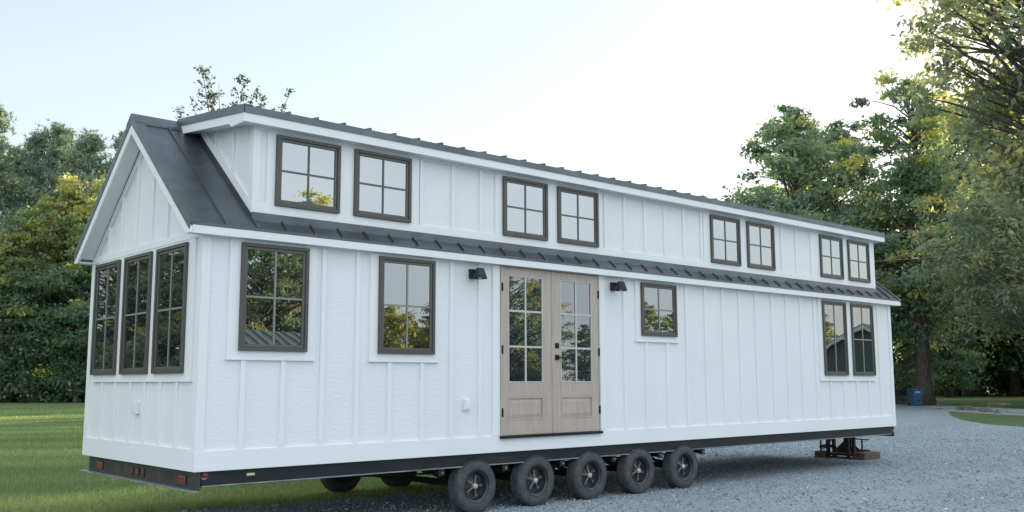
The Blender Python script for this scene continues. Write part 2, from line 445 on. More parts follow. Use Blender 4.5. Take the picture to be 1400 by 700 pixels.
# -- end wall (gable, faces the lawn)
b = MB()
gab = [(0.012, ZB+.005), (W-.012, ZB+.005), (W-.012, rz(W, -.17)), (RYP, RZP-.17), (0.012, rz(0, -.17))]
b.prism_x(gab, P0, .09)
b.build('wall', M['siding_v'], house)
b = MB()
def eb(b, y0, y1, z0, z1, x=-.002): b.box(x, P0+.004, y0, y1, z0, z1)
eb(b, -.001, W, ZB, .815, -.005)
eb(b, -.001, .087, .815, rz(0, -.19)); eb(b, W-.087, W, .815, rz(0, -.19))
eb(b, .176, 2.915, 1.480, 2.868, -.001); b.box(-.010, P0+.004, .172, 2.919, 1.456, 1.480)
eb(b, .0, W, 2.868, 2.945, -.005)
for y in (.503, .911, 1.328, 1.726, 2.168, 2.596): eb(b, y-.024, y+.024, .815, 1.456)
for y in (.48, .911, 1.334, 1.78, 2.217, 2.607): eb(b, y-.024, y+.024, 2.945, rz(y, -.20))
b.prism_x([(.05, 2.945), (.15, 2.945), (RYP, rz(RYP, -.28)), (W-.15, 2.945), (W-.05, 2.945), (RYP, rz(RYP, -.175))], -.003, P0+.004)   # rake frieze
b.build('batten_trim', M['trim'], house, bevel=.003)
# far end wall and back wall
b = MB(); b.prism_x([(0.012, ZB+.005), (W-.012, ZB+.005), (W-.012, rz(W, -.17)), (RYP, RZP-.17), (0.012, rz(0, -.17))], L-.09, L-.004)
b.box(.09, L-.09, W-.09, W-.004, ZB+.005, 2.95)
b.build('wall', M['siding'], house)
b = MB(); b.box(-.0, .03, W-.0, W+.008, ZB, 2.9); b.box(.0, L, W-.004, W+.006, ZB, .8)
b.box(L-.004, L+.003, 0.0, .087, ZB, 2.9); b.box(L-.004, L+.003, .087, W, ZB, .8); b.box(L-.004, L+.003, W-.087, W, .8, 2.9)
b.build('corner_board', M['trim'], house)
MB().box(.1, L-.1, .1, W-.1, ZB-.01, ZB+.06).build('floor_pan', M['under'], house)

# -- main roof
X0, X1 = -.182, 13.905
b = MB()
b.prism_x([(RY0, RZ0), (RYP, RZP), (RYP, RZP-.022), (RY0, RZ0-.022)], X0+.004, X1-.004)
b.prism_x([(YB, RZ0), (RYP, RZP), (RYP, RZP-.022), (YB, RZ0-.022)], X0+.004, X1-.004)
roof = b.build('roof', M['roof'], house)
b = MB()                                                        # raised seams
for k in range(42):
    x = -.151 + .333*k + .002
    if x > X1-.05: break
    if x < X0+.12: continue
    for (ya, yb) in ((RY0+.004, RYP-.01), (YB-.004, RYP+.01)):
        b.prism_x([(ya, rz(ya, .026)), (yb, rz(yb, .026)), (yb, rz(yb, -.004)), (ya, rz(ya, -.004))], x-.006, x+.006)
b.build('seam', M['roof'], roof)
for (xa, xb, xf0, xf1) in ((X0-.003, X0+.095, X0-.006, X0), (X1-.095, X1+.003, X1, X1+.006)):   # rake trim
    b = MB()
    for s in (0, 1):
        yy = (lambda y: y) if s == 0 else (lambda y: 2*RYP-y)
        a, c = RY0-.006, RYP
        b.prism_x([(yy(a), rz(a, .022)), (yy(c), rz(c, .022)), (yy(c), rz(c, .005)), (yy(a), rz(a, .005))], xa, xb)
        b.prism_x([(yy(a), rz(a, .021)), (yy(c), rz(c, .021)), (yy(c), rz(c, -.085)), (yy(a+.03), rz(a+.03, -.085)), (yy(a), rz(a, -.05))], xf0, xf1)
    b.build('rake_flashing', M['roof'], roof, bevel=.004)
b = MB()
b.prism_x([(RYP-.13, rz(RYP-.13, .036)), (RYP, RZP+.036), (RYP+.13, rz(RYP-.13, .036)), (RYP+.13, rz(RYP-.13, .006)), (RYP, RZP+.006), (RYP-.13, rz(RYP-.13, .006))], X0-.008, X1+.008)
b.build('ridge_cap', M['roof'], roof)
b = MB()                                                        # white rake boards + eave fascias + soffits
for xa, xb in ((X0+.002, X0+.028), (X1-.028, X1-.002)):
    for s in (0, 1):
        yy = (lambda y: y) if s == 0 else (lambda y: 2*RYP-y)
        ym = RY0 + (2.872-(RZ0-.195))/SL
        b.prism_x([(yy(RY0+.002), rz(RY0, -.045)), (yy(RY0+.03), rz(RY0+.03, -.045)), (yy(RYP), RZP-.045), (yy(RYP), RZP-.195), (yy(ym), 2.872), (yy(RY0+.002), 2.872)], xa, xb)
b.box(X0+.03, X1-.03, RY0+.006, RY0+.028, 2.872, RZ0-.024)
b.box(X0+.03, X1-.03, YB-.028, YB-.006, 2.872, RZ0-.024)
b.build('fascia', M['trim'], roof, bevel=.003)
b = MB()
for xa, xb in ((X0+.029, -.006), (L+.004, X1-.029)):
    for s in (0, 1):
        yy = (lambda y: y) if s == 0 else (lambda y: 2*RYP-y)
        b.prism_x([(yy(.02), rz(.02, -.135)), (yy(RYP), RZP-.135), (yy(RYP), RZP-.160), (yy(.02), rz(.02, -.160))], xa, xb)
        y0, y1 = sorted((yy(RY0+.03), yy(.016)))
        b.box(xa, xb, y0, y1, 2.874, 2.892)
b.box(-.004, L+.002, RY0+.029, -.0065, 2.878, 2.896); b.box(-.004, L+.002, W+.01, YB-.029, 2.878, 2.896)
b.build('soffit', M['soffit'], roof)

# -- long shed dormer
DX0, DX1, DY = .52, 13.235, .039
DRX0, DRX1, DRY = .335, 13.405, -.105
DZ0, DZP = 4.212, 4.392
DS = (DZP-DZ0)/(RYP-DRY)
dz = lambda y, off=0: DZ0 + DS*(y-DRY) + off
b = MB()
b.prism_x([(DY+P0, 3.0), (DY+P0, dz(DY, -.075)), (RYP, dz(RYP, -.075)), (RYP, 3.0)], DX0+P0, DX1-P0)
dorm = b.build('dormer', M['siding_v'], house)
b = MB()
def db(b, x0, x1, z0, z1, d=0.0): b.box(x0, x1, DY-d, DY+P0+.004, z0, z1)
CZ0, CZ1 = 3.26, 4.034
b.box(DX0, DX1, DY-.004, DY+P0+.004, 3.168, CZ0); b.box(DX0, DX1, DY-.004, DY+P0+.004, CZ1, 4.075)
db(b, DX0, .60, CZ0, CZ1)
for x0, x1 in ((.675, 2.612), (3.79, 5.735), (8.0, 9.985), (11.03, 13.235)): db(b, x0, x1, CZ0, CZ1)
for x in (2.655, 3.122, 3.56, 5.80, 6.2, 6.634, 7.081, 7.524, 7.955, 10.14, 10.58): db(b, x-.025, x+.025, CZ0, CZ1)
for (xa, xb) in ((DX0-.0, DX0+P0+.004), (DX1-P0-.004, DX1)):          # cheek trim
    b.box(xa-.002 if xa < 1 else xa, xb if xa < 1 else xb+.002, DY-.002, DY+.085, 3.2, dz(DY, -.1))
    for y in (.531, .959): b.box(xa, xb, y-.022, y+.022, rz(y)+.05, dz(y, -.09))
    b.prism_x([(DY+.0, rz(DY)+.01), (DY+.0, rz(DY)+.165), (1.33, rz(1.33)+.165), (1.52, rz(1.52)+.01)], xa-.005 if xa < 1 else xa, xb if xa < 1 else xb+.005)
    b.prism_x([(DY+.0, dz(DY, -.13)), (DY, dz(DY, -.07)), (1.5, dz(1.5, -.07)), (1.45, dz(1.45, -.13))], xa-.003 if xa < 1 else xa, xb if xa < 1 else xb+.003)
b.build('batten_trim', M['trim'], dorm, bevel=.003)
b = MB(); b.prism_x([(DRY, DZ0), (RYP, DZP), (RYP, DZP-.02), (DRY, DZ0-.02)], DRX0, DRX1)
b.prism_x([(DRY-.006, DZ0+.008), (DRY, DZ0+.008), (DRY, DZ0-.065), (DRY-.006, DZ0-.065)], DRX0-.006, DRX1+.006)
for xa in (DRX0-.006, DRX1):
    b.prism_x([(DRY-.006, dz(DRY, .022)), (RYP, dz(RYP, .022)), (RYP, dz(RYP, -.062)), (DRY-.006, dz(DRY, -.062))], xa, xa+.006)
    xb = DRX0-.003 if xa < 1 else DRX1-.09
    b.prism_x([(DRY-.006, dz(DRY, .023)), (RYP, dz(RYP, .023)), (RYP, dz(RYP, .003)), (DRY-.006, dz(DRY, .003))], xb, xb+.093)
for k in range(40):
    x = .509 + .3333*k
    if x < DRX1-.1: b.prism_x([(DRY-.004, dz(DRY, .034)), (RYP, dz(RYP, .034)), (RYP, dz(RYP, 0)), (DRY-.004, dz(DRY, 0))], x-.009, x+.009)
b.build('dormer_roof', M['roof'], dorm)
b = MB()
b.box(DRX0+.002, DRX1-.002, DRY+.004, DRY+.026, 4.056, 4.150)
for xa in (DRX0+.004, DRX1-.026):
    b.prism_x([(DRY+.027, 4.056), (DRY+.027, dz(DRY, -.03)), (RYP, dz(RYP, -.03)), (RYP, dz(RYP, -.155)), (.25, dz(.25, -.155)), (.20, 4.056)], xa, xa+.022)
b.build('fascia', M['trim'], dorm, bevel=.002)
b = MB()
b.box(DRX0+.03, DRX1-.03, DRY+.028, DY-.006, 4.064, 4.080)
for xa, xb in ((DRX0+.03, DX0-.006), (DX1+.006, DRX1-.03)):
    b.prism_x([(DY-.004, dz(DY, -.135)), (RYP, dz(RYP, -.135)), (RYP, dz(RYP, -.118)), (DY-.004, dz(DY, -.118))], xa, xb)
b.build('soffit', M['soffit'], dorm)
b = MB()                                                         # dark flashing along dormer foot and cheeks
b.box(DX0-.01, DX1+.01, DY-.022, DY-.0055, rz(DY, -.02), 3.166)
for s, xa in ((-1, DX0-.012), (1, DX1+.004)):
    b.prism_x([(DY-.02, rz(DY-.02)+.0), (DY-.02, rz(DY-.02)+.055), (1.5, rz(1.5)+.055), (1.52, rz(1.52)+.0)], xa, xa+.008)
b.build('flashing', M['roof'], dorm)

# -- windows
def front_tf(y0): return lambda u, d, z: (u, y0-d, z)
def end_tf(u, d, z): return (-d, u, z)
def window(tf, u0, u1, z0, z1, parent):
    fr = MB(tf).ring(u0, u1, z0, z1, .036, -.004, .034)
    w = fr.build('window', M['bronze'], parent, bevel=.003)
    MB(tf).ring(u0+.037, u1-.037, z0+.037, z1-.037, .030, -.002, .020).build('sash', M['sash'], w, bevel=.003)
    a, c, e, g = u0+.0675, u1-.0675, z0+.0675, z1-.0675
    p = MB(tf); p.add([(a, .008, e), (c, .008, e), (c, .008, g), (a, .008, g)], [(0, 1, 2, 3)])
    pb = MB(tf).box(a, c, .003, .008, e, g); pb.build('pane', M['glass'] if z0 < 3 else M['glass_high'], w)
    um, zm = (u0+u1)/2, (z0+z1)/2
    mb = MB(tf); mb.box(um-.010, um+.010, .0085, .016, e, g); mb.box(a, um-.0102, .0085, .0155, zm-.010, zm+.010); mb.box(um+.0102, c, .0085, .0155, zm-.010, zm+.010)
    mb.build('muntin', M['muntin'] if z0 < 3 else M['sash'], w)
    return w
ft = front_tf(0.0); dt = front_tf(DY)
LW = [(.3985, 1.156, 1.7605), (2.0411, 2.8117, 1.7605), (6.4507, 7.2251, 2.0883), (11.2312, 12.0049, 1.544), (12.1898, 12.9642, 1.544)]
for u0, u1, z0 in LW: window(ft, u0, u1, z0, 2.8402, house)
for u0, u1 in ((.7681, 1.5356), (1.7209, 2.486), (3.9017, 4.6666), (4.8576, 5.6284), (8.1578, 8.9185), (9.1188, 9.8792), (11.3047, 12.0589), (12.2561, 13.0083)):
    window(dt, u0, u1, 3.2626, 4.0133, house)
for u0, u1 in ((2.1583, 2.9207), (1.2342, 1.9907), (.3258, 1.0808)): window(end_tf, u0, u1, 1.5401, 2.8402, house)

# -- french door
dp = MB(ft); dp.box(3.826, 3.846, -.004, .022, .800, 2.878); dp.box(5.564, 5.584, -.004, .022, .800, 2.878); dp.box(3.846, 5.564, -.004, .022, 2.862, 2.878)
dframe = dp.build('door_frame', M['wood'], house, bevel=.002)
MB(ft).box(3.815, 5.60, -.004, .045, .768, .800).build('threshold', M['black'], dframe, bevel=.003)
def door_leaf(x0, x1, handle):
    gx0, gx1 = (3.948, 4.535) if not handle else (4.848, 5.432)
    b = MB(ft); z0, z1 = .803, 2.858
    b.box(x0, gx0, -.002, .016, z0, z1); b.box(gx1, x1, -.002, .016, z0, z1)
    b.box(gx0, gx1, -.002, .016, 2.762, z1); b.box(gx0, gx1, -.002, .016, 1.262, 1.440); b.box(gx0, gx1, -.002, .016, z0, .985)
    door = b.build('door', M['wood'], house, bevel=.004)
    p = MB(ft)
    p.ring(gx0, gx1, .985, 1.262, .018, -.001, .020)
    a, c, e, g = gx0+.019, gx1-.019, 1.004, 1.243
    s = .045
    p.add([(a, .003, e), (c, .003, e), (c, .003, g), (a, .003, g), (a+s, .014, e+s), (c-s, .014, e+s), (c-s, .014, g-s), (a+s, .014, g-s)],
          [(0, 1, 5, 4), (1, 2, 6, 5), (2, 3, 7, 6), (3, 0, 4, 7), (4, 5, 6, 7), (3, 2, 1, 0)])
    p.build('door_panel', M['wood'], door)
    MB(ft).box(gx0+.001, gx1-.001, .001, .005, 1.441, 2.761).build('pane', M['glass_dim'], door)
    q = MB(ft); q.ring(gx0, gx1, 1.440, 2.762, .014, .004, .019)
    gm = (gx0+gx1)/2
    q.box(gm-.013, gm+.013, .0055, .015, 1.454, 2.748)
    for k in (1, 2):
        zz = 1.440+1.322*k/3
        q.box(gx0+.014, gm-.0132, .0055, .0148, zz-.013, zz+.013); q.box(gm+.0132, gx1-.014, .0055, .0148, zz-.013, zz+.013)
    q.build('muntin', M['door_muntin'], door, bevel=.002)
    hx = x0-.002 if not handle else x1+.002
    for zc in (2.61, 1.84, 1.08):
        h = MB(ft).box(hx-.014, hx+.014, .017, .026, zc-.05, zc+.05)
        h.tube([(hx, .028, zc-.052), (hx, .028, zc+.052)], .008, 8); h.build('hinge', M['black'], door)
    if handle:
        k = MB(ft).box(4.748, 4.812, .0165, .028, 1.875, 1.942); k.box(4.765, 4.795, .028, .040, 1.895, 1.922); k.build('deadbolt', M['black'], door, bevel=.003)
        k = MB(ft).box(4.748, 4.812, .0165, .028, 1.725, 1.792); k.tube([(4.78, .028, 1.758), (4.78, .062, 1.758)], .012, 10); k.tube([(4.775, .064, 1.758), (4.90, .064, 1.758)], .009, 8)
        k.build('door_handle', M['black'], door, smooth=True)
    return door
door_leaf(3.848, 4.700, False)
d2 = door_leaf(4.712, 5.562, True)
MB(ft).box(4.690, 4.724, .0165, .024, .81, 2.855).build('astragal', M['wood'], d2, bevel=.002)

# -- wall lamps and outlet covers
for xc, zc in ((3.395, 2.735), (5.895, 2.742)):
    b = MB(); b.box(xc-.05, xc+.05, -.028, P0-.001, zc-.058, zc+.058)
    lamp = b.build('wall_lamp', M['lamp'], house, bevel=.004)
    b = MB(); b.lathe([(.062, .020), (.060, .046), (.045, .052), (-.060, .088), (-.066, .086), (.036, .046)], (xc, -.135, zc), 'z', 28)
    b.build('lamp_shade', M['lamp'], lamp, smooth=True)
    b = MB(); b.tube([(xc, -.026, zc+.03), (xc, -.07, zc+.035), (xc, -.10, zc+.04)], .016, 8); b.build('arm', M['lamp'], lamp)
    b = MB(); b.lathe([(-.064, .02), (-.05, .04), (-.02, .03)], (xc, -.135, zc), 'z', 12); b.build('bulb', M['outlet'], lamp)
for tf, u0, u1, z0, z1 in ((ft, 3.265, 3.345, 1.118, 1.250), (end_tf, 1.480, 1.572, 1.118, 1.248)):
    o = MB(tf).box(u0, u1, -P0, .022, z0, z1).build('outlet_cover', M['outlet'], house, bevel=.006)
    MB(tf).box(u0+.008, u1-.008, .0225, .030, z0+.012, z1-.010).build('outlet_lid', M['outlet'], o, bevel=.004)

# -- chassis
b = MB()
for y in (.06, 3.00): b.box(.10, 13.655, y, y+.012, .47, ZB-.012); b.box(.10, 13.655, y-.012, y+.07, .595, ZB-.004)
for k in range(12): b.box(.7+1.1*k, .76+1.1*k, .07, 3.0, .50, .597)
b.box(.15, 13.6, .55, .62, .40, .58); b.box(.15, 13.6, 2.5, 2.57, .40, .58)
b.box(13.66, 13.675, .05, 3.06, .42, ZB-.006)
ch = b.build('chassis', M['chassis'], house)
b = MB()
for y in (.045, 2.985): b.box(.10, 13.6, y, y+.075, .458, .470)
b.build('lower_flange', M['flange'], ch, bevel=.002)
b = MB(); b.box(.042, .054, -.018, 3.00, .432, ZB-.004); b.build('rear_bumper', M['chassis_dust'], ch)
b = MB(); b.box(-.02, .05, -.018, 3.13, .420, .432); b.build('bumper_lip', M['flange'], ch, bevel=.002)
for yc, w_, h_ in ((2.62, .17, .062), (.353, .17, .066), (1.645, .04, .062), (1.487, .04, .062), (1.335, .04, .062)):
    b = MB(lambda u, d, z: (.042-d, u, z)).ring(yc-w_/2-.014, yc+w_/2+.014, .516-h_/2-.012, .516+h_/2+.012, .013, 0, .014)
    b.build('tail_light_bezel', M['rim'], ch, bevel=.005)
    o = MB(lambda u, d, z: (.042-d, u, z)).box(yc-w_/2, yc+w_/2, .0, .018, .516-h_/2, .516+h_/2).build('tail_light_lens', M['red'], ch, bevel=.008)
b = MB(); b.lathe([(-.030, .030), (-.034, .022)], (.125, .06, .572), 'y', 20); b.build('side_marker', M['red'], ch, smooth=True)
b = MB(); b.lathe([(-.005, .042), (-.012, .036), (.004, .036)], (.125, .06, .566), 'y', 20); b.build('marker_bezel', M['chrome'], ch, smooth=True)
MB().box(.565, .650, .056, .0585, .538, .562).build('sticker', M['sticker'], ch)
MB().box(6.28, 6.36, .040, .060, .478, .520).build('side_marker', M['amber'], ch)
b = MB(); b.box(13.60, 13.66, .048, .058, .50, .54); b.build('side_marker', M['amber'], ch)
# axles, springs and hangers
WX = [3.482 + .976*k for k in range(5)]
WZ, WR = .229, .312
b = MB()
for x in WX:
    b.tube([(x, .12, WZ), (x, 2.95, WZ)], .04, 8)
b.build('axle', M['under'], ch)
for y in (.40, 2.68):
    b = MB()
    for x in WX:
        pts = [(x-.42, y, .40), (x-.2, y, .31), (x, y, .275), (x+.2, y, .31), (x+.42, y, .40)]
        b.tube(pts, .022, 6)
    b.build('leaf_spring', M['under'], ch)
for x in [WX[0]-.49+.976*k for k in range(6)]:
    b = MB(); b.box(x-.045, x+.045, .062, .095, .375, .457); b.box(x-.03, x+.03, .10, .40, .39, .44)
    h = b.build('spring_hanger', M['chassis'], ch, bevel=.004)
    MB().lathe([(-.004, .014), (-.014, .012)], (x, .062, .412), 'y', 8).build('bolt', M['flange'], h)
b = MB(); b.tube([(2.3, .9, .36), (3.9, .6, .33), (5.5, .7, .36), (8, .55, .37)], .013, 6); b.build('brake_line', M['under'], ch)

# -- wheels: one wheel with its parts, then copies
def make_wheel(cx, y0, dirn):
    """y0 = outer face of the tyre; dirn = +1 when the tyre body extends to +y"""
    s = dirn
    c = (cx, y0, WZ)
    wt_ = .205
    t = MB()
    prof = [(.022, .188), (.006, .197), (.000, .218), (.002, .250), (.006, .274), (.016, .294), (.030, .306), (.042, .311)]
    grooves = []
    for k in range(4):
        a = .052+.034*k
        grooves += [(a, WR), (a+.001, WR-.009), (a+.009, WR-.009), (a+.010, WR)]
    prof2 = prof + grooves + [(wt_-x, r) for x, r in prof[::-1]]
    prof2 += [(wt_-.02, .180), (.022, .180)]
    t.lathe([(a*s, r) for a, r in prof2], c, 'y', 72, close=True)
    for k in range(72):                                     # shoulder blocks
        th = 2*math.pi*k/72
        ca, sa = math.cos(th), math.sin(th)
        tx, tz = -sa, ca
        def P(a, r, w): return (cx+r*ca+w*tx, y0+a*s, WZ+r*sa+w*tz)
        t.add([P(.013, .2915, -.008), P(.013, .2915, .008), P(.045, .3135, .008), P(.045, .3135, -.008),
               P(.008, .298, -.006), P(.008, .298, .006), P(.038, .317, .006), P(.038, .317, -.006)],
              [(0, 1, 2, 3), (4, 7, 6, 5), (0, 4, 5, 1), (1, 5, 6, 2), (2, 6, 7, 3), (3, 7, 4, 0)])
    r = MB()
    rp = [(.006, .183), (.002, .190), (.010, .195), (.020, .186), (.030, .165), (.070, .158), (.085, .150), (.088, .10), (.078, .06), (.07, .045), (.075, .0)]
    r.lathe([(a*s, q) for a, q in rp[:-1]] + [(.18*s, .045), (.18*s, .186), (.02*s, .187)], c, 'y', 56, close=True)
    return t, r, c
wheel_objs = []
def add_wheel(cx, y0, s, rot):
    t, r, c = make_wheel(cx, y0, s)
    w = bpy.data.objects.new('wheel', None); COL.objects.link(w); w.parent = house
    w.empty_display_size = .2
    ORIGIN[w.name] = Vector(c); w.location = Vector(c)-ORIGIN[house.name]
    t.build('tyre', M['tyre'], w, smooth=True, sharp=30)
    r.build('rim', M['rim'], w, smooth=True)
    sp = MB()
    for k in range(5):
        th = 2*math.pi*k/5+math.radians(90)
        ca, sa = math.cos(th), math.sin(th)
        sp.tube([(cx+.03*ca, y0+.058*s, WZ+.03*sa), (cx+.085*ca, y0+.072*s, WZ+.085*sa), (cx+.128*ca, y0+.080*s, WZ+.128*sa)], [.016, .012, .015], 7)
        sp.lathe([(.060*s, .017), (.072*s, .018), (.086*s, .018)], (cx+.112*ca, y0, WZ+.112*sa), 'y', 8)
    sp.build('spoke', M['rimspoke'], w, smooth=True)
    hb = MB(); hb.lathe([(.020*s, .012), (.022*s, .026), (.032*s, .034), (.08*s, .036)], c, 'y', 20); hb.build('hub_cap', M['hub'], w, smooth=True)
    w.rotation_euler = (0, rot, 0)
    return w
w0 = add_wheel(WX[0], .015, 1, .3)
back = add_wheel(WX[0], W-.015, -1, .2)
def copy_part(o, parent, delta, rot):
    c = o.copy(); COL.objects.link(c); c.parent = parent; c.location = Vector(o.location)+delta; c.rotation_euler = (0, rot, 0)
    for ch_ in o.children:
        d = ch_.copy(); COL.objects.link(d); d.parent = c
    return c
for src in (w0, back):
    for k in range(1, 5):
        copy_part(src, house, Vector((WX[k]-WX[0], 0, 0)), [0, .0, 1.1, .55, .25][k])

# -- tow hitch on blocks under the far end
hitch = thing('tow_hitch', 'rusty steel tow hitch and jack legs on brown blocks beyond the wheels', 'tow hitch', (14.1, 1.35, G))
b = MB(); b.prism_z([(12.6, .75), (13.5, .72), (14.35, 1.2), (14.35, 1.42), (13.5, 1.9), (12.6, 1.87)], .405, .425)
b.box(14.18, 14.34, 1.22, 1.38, .13, .404)
b.build('hitch_plate', M['chassis'], hitch)
b = MB()
for p in ((14.22, 1.62), (14.0, 1.62)): b.box(p[0]-.03, p[0]+.03, p[1]-.03, p[1]+.03, G+.02, .404)
for p in ((14.06, 1.22), (14.18, 1.16)): b.box(p[0]-.028, p[0]+.028, p[1]-.028, p[1]+.028, G+.02, .404)
b.build('leg', M['rust'], hitch)
b = MB(); b.box(13.98, 14.30, 1.02, 1.74, G+.055, G+.10); b.box(14.35, 14.43, .95, 1.74, G+.06, G+.17); b.box(13.95, 14.0, 1.04, 1.72, G+.01, G+.04)
b.add([(14.3, 1.0, G+.1), (14.3, 1.7, G+.1), (14.34, 1.45, G+.34), (14.34, 1.35, G+.34)], [(0, 1, 2, 3)])
b.build('cross_beam', M['rust'], hitch, recalc=False)
MB().box(13.87, 14.16, 1.66, 1.86, G, G+.13).build('base_block', M['rustwood'], hitch, bevel=.006)
MB().box(13.88, 14.50, .78, 1.02, G, G+.14).build('base_block', M['rustwood'], hitch, bevel=.006)
for x, y, zt, zb in ((13.98, 1.77, G+.40, G+.12), (14.08, .93, G+.385, G+.13)):
    b = MB(); b.tube([(x, y, zb), (x, y, zt)], .018, 8); b.tube([(x-.09, y+.10, zt+.012), (x+.09, y-.10, zt-.004)], .012, 6); b.build('screw_jack', M['rust'], hitch)
b = MB(); b.tube([(14.05, 1.55, .40), (14.03, 1.58, .25), (14.0, 1.68, .12), (13.93, 1.74, .08)], .011, 6); b.tube([(14.1, 1.5, .12), (14.0, 1.62, .17), (13.95, 1.78, .13)], .03, 6)
b.build('chain', M['black'], hitch)

# ------------------------------------------------------------------ trees
def leaf_quads(rng, P, nrm_bias, size, elong, droop=0.0, outward=None):
    """diamond leaves at points P -> verts, idx"""
    n = len(P)
    nv = rng.normal(size=(n, 3)); nv[:, 2] = np.abs(nv[:, 2])*nrm_bias+.15
    nv /= np.linalg.norm(nv, axis=1, keepdims=True)
    t = rng.normal(size=(n, 3)); t[:, 2] -= droop
    if outward is not None: t += outward*.8
    t -= nv*np.sum(t*nv, axis=1, keepdims=True); t /= np.linalg.norm(t, axis=1, keepdims=True)+1e-9
    bt = np.cross(nv, t)
    s = (size*rng.uniform(.6, 1.3, n))[:, None]
    fold = nv*s*.12
    v = np.empty((n, 4, 3))
    v[:, 0] = P-t*s*.5; v[:, 1] = P+bt*s*.5/elong-t*s*.05+fold; v[:, 2] = P+t*s*.55; v[:, 3] = P-bt*s*.5/elong-t*s*.05+fold
    return v.reshape(-1, 3)

def tree_data(name, seed, H, base, R, ncl, per, leaf, elong=1.7, prof='oval', lmat='leaf', bmat='bark', trunk_r=.25, droop=.3, tint_mu=.35, tint_sd=.18,
              yellow=.06, flat=.6, rc=(.8, 1.7), forks=0, lean=(0, 0), top_sun_tint=0):
    rng = np.random.default_rng(seed)
    br = MB()
    wig = [rng.uniform(-.35, .35, 2) for _ in range(9)]
    def trunk_at(z):
        t = z/H
        k = min(7, max(0, int(t*8))); fq = t*8-k
        o = wig[k]*(1-fq)+wig[k+1]*fq if k > 0 else wig[1]*fq
        return np.array([o[0]*t*1.6+lean[0]*t, o[1]*t*1.6+lean[1]*t, z])
    zs = np.linspace(0, H*.93, 14)
    tr = [max(.012, trunk_r*(1-z/H)**.8) for z in zs]; tr[0] *= 1.55
    br.tube([trunk_at(z) for z in zs], tr, 8)
    ph = rng.uniform(0, 6.28, 4)
    V = []; T = []
    cents = []
    for i in range(ncl):
        t = rng.beta(1.15, 1.15)
        z = base+(H-base)*t
        if prof == 'oval': pr = math.sin(math.pi*min(1, (t*.86+.14)))**.65
        elif prof == 'cone': pr = (1-t)**.75*.95+.06
        elif prof == 'tall': pr = (math.sin(math.pi*(t*.8+.2))**.5)*(.75+.25*math.sin(t*9+ph[3]))
        elif prof == 'spread': pr = min(1, .45+t*1.1)*(1 if t < .75 else (1-(t-.75)*2.2))
        th = rng.uniform(0, 2*math.pi)
        lob = 1+.22*math.sin(2*th+ph[0]+z*.25)+.16*math.sin(3*th+ph[1]-z*.4)+.1*math.sin(z*1.3+ph[2])
        rr = R*pr*lob*math.sqrt(rng.uniform(.10, 1.0))
        o = trunk_at(z)
        c = np.array([o[0]+rr*math.cos(th), o[1]+rr*math.sin(th), z+rng.normal()*.3])
        cents.append((c, rr, th))
        # limb
        zb = max(base*.6, min(z-rr*rng.uniform(.35, .8), H*.86))
        a = trunk_at(zb); mid = (a+c)/2+np.array([0, 0, rr*.10])+rng.normal(size=3)*.15
        rad = max(.018, min(trunk_r*.42, .014*rr+.012*R*.4))
        br.tube([a, mid*.75+a*.25+0*c, mid*.5+c*.5, c], [rad, rad*.75, rad*.5, .010], 5, cap=False)
        rcl = rng.uniform(*rc)*(.75+.5*(1-t))
        n = int(per*rng.uniform(.6, 1.35))
        d = rng.normal(size=(n, 3)); d /= np.linalg.norm(d, axis=1, keepdims=True)
        rad_ = rcl*rng.uniform(.15, 1.0, n)**.55
        # sub-sprays: pull leaves toward a handful of twig directions
        tw = rng.normal(size=(7, 3)); tw /= np.linalg.norm(tw, axis=1, keepdims=True)
        w = tw[rng.integers(0, 7, n)]
        d = d*.62+w*.75
        pts = c+d*rad_[:, None]*np.array([1, 1, flat])
        pts[:, 2] -= droop*.25*rad_**2*.5
        ow = d/ (np.linalg.norm(d, axis=1, keepdims=True)+1e-9)
        V.append(leaf_quads(rng, pts, 1.0, leaf, elong, droop, ow))
        mu = tint_mu+rng.normal()*tint_sd
        mu += top_sun_tint*max(0, t-.55)/.45  # sunlit glow of the crown top put into the leaf tint
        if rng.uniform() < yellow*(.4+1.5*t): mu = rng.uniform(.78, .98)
        T.append(np.clip(mu+rng.normal(size=n)*.09, 0, 1))
    V = np.concatenate(V); T = np.concatenate(T)
    cm = np_mesh('crown', V, 4, np.arange(len(V)), M[lmat], T)
    tm = bpy.data.meshes.new('trunk'); tm.from_pydata(br.v, [], br.f); tm.materials.append(M[bmat])
    tm.polygons.foreach_set('use_smooth', [True]*len(tm.polygons))
    return tm, cm

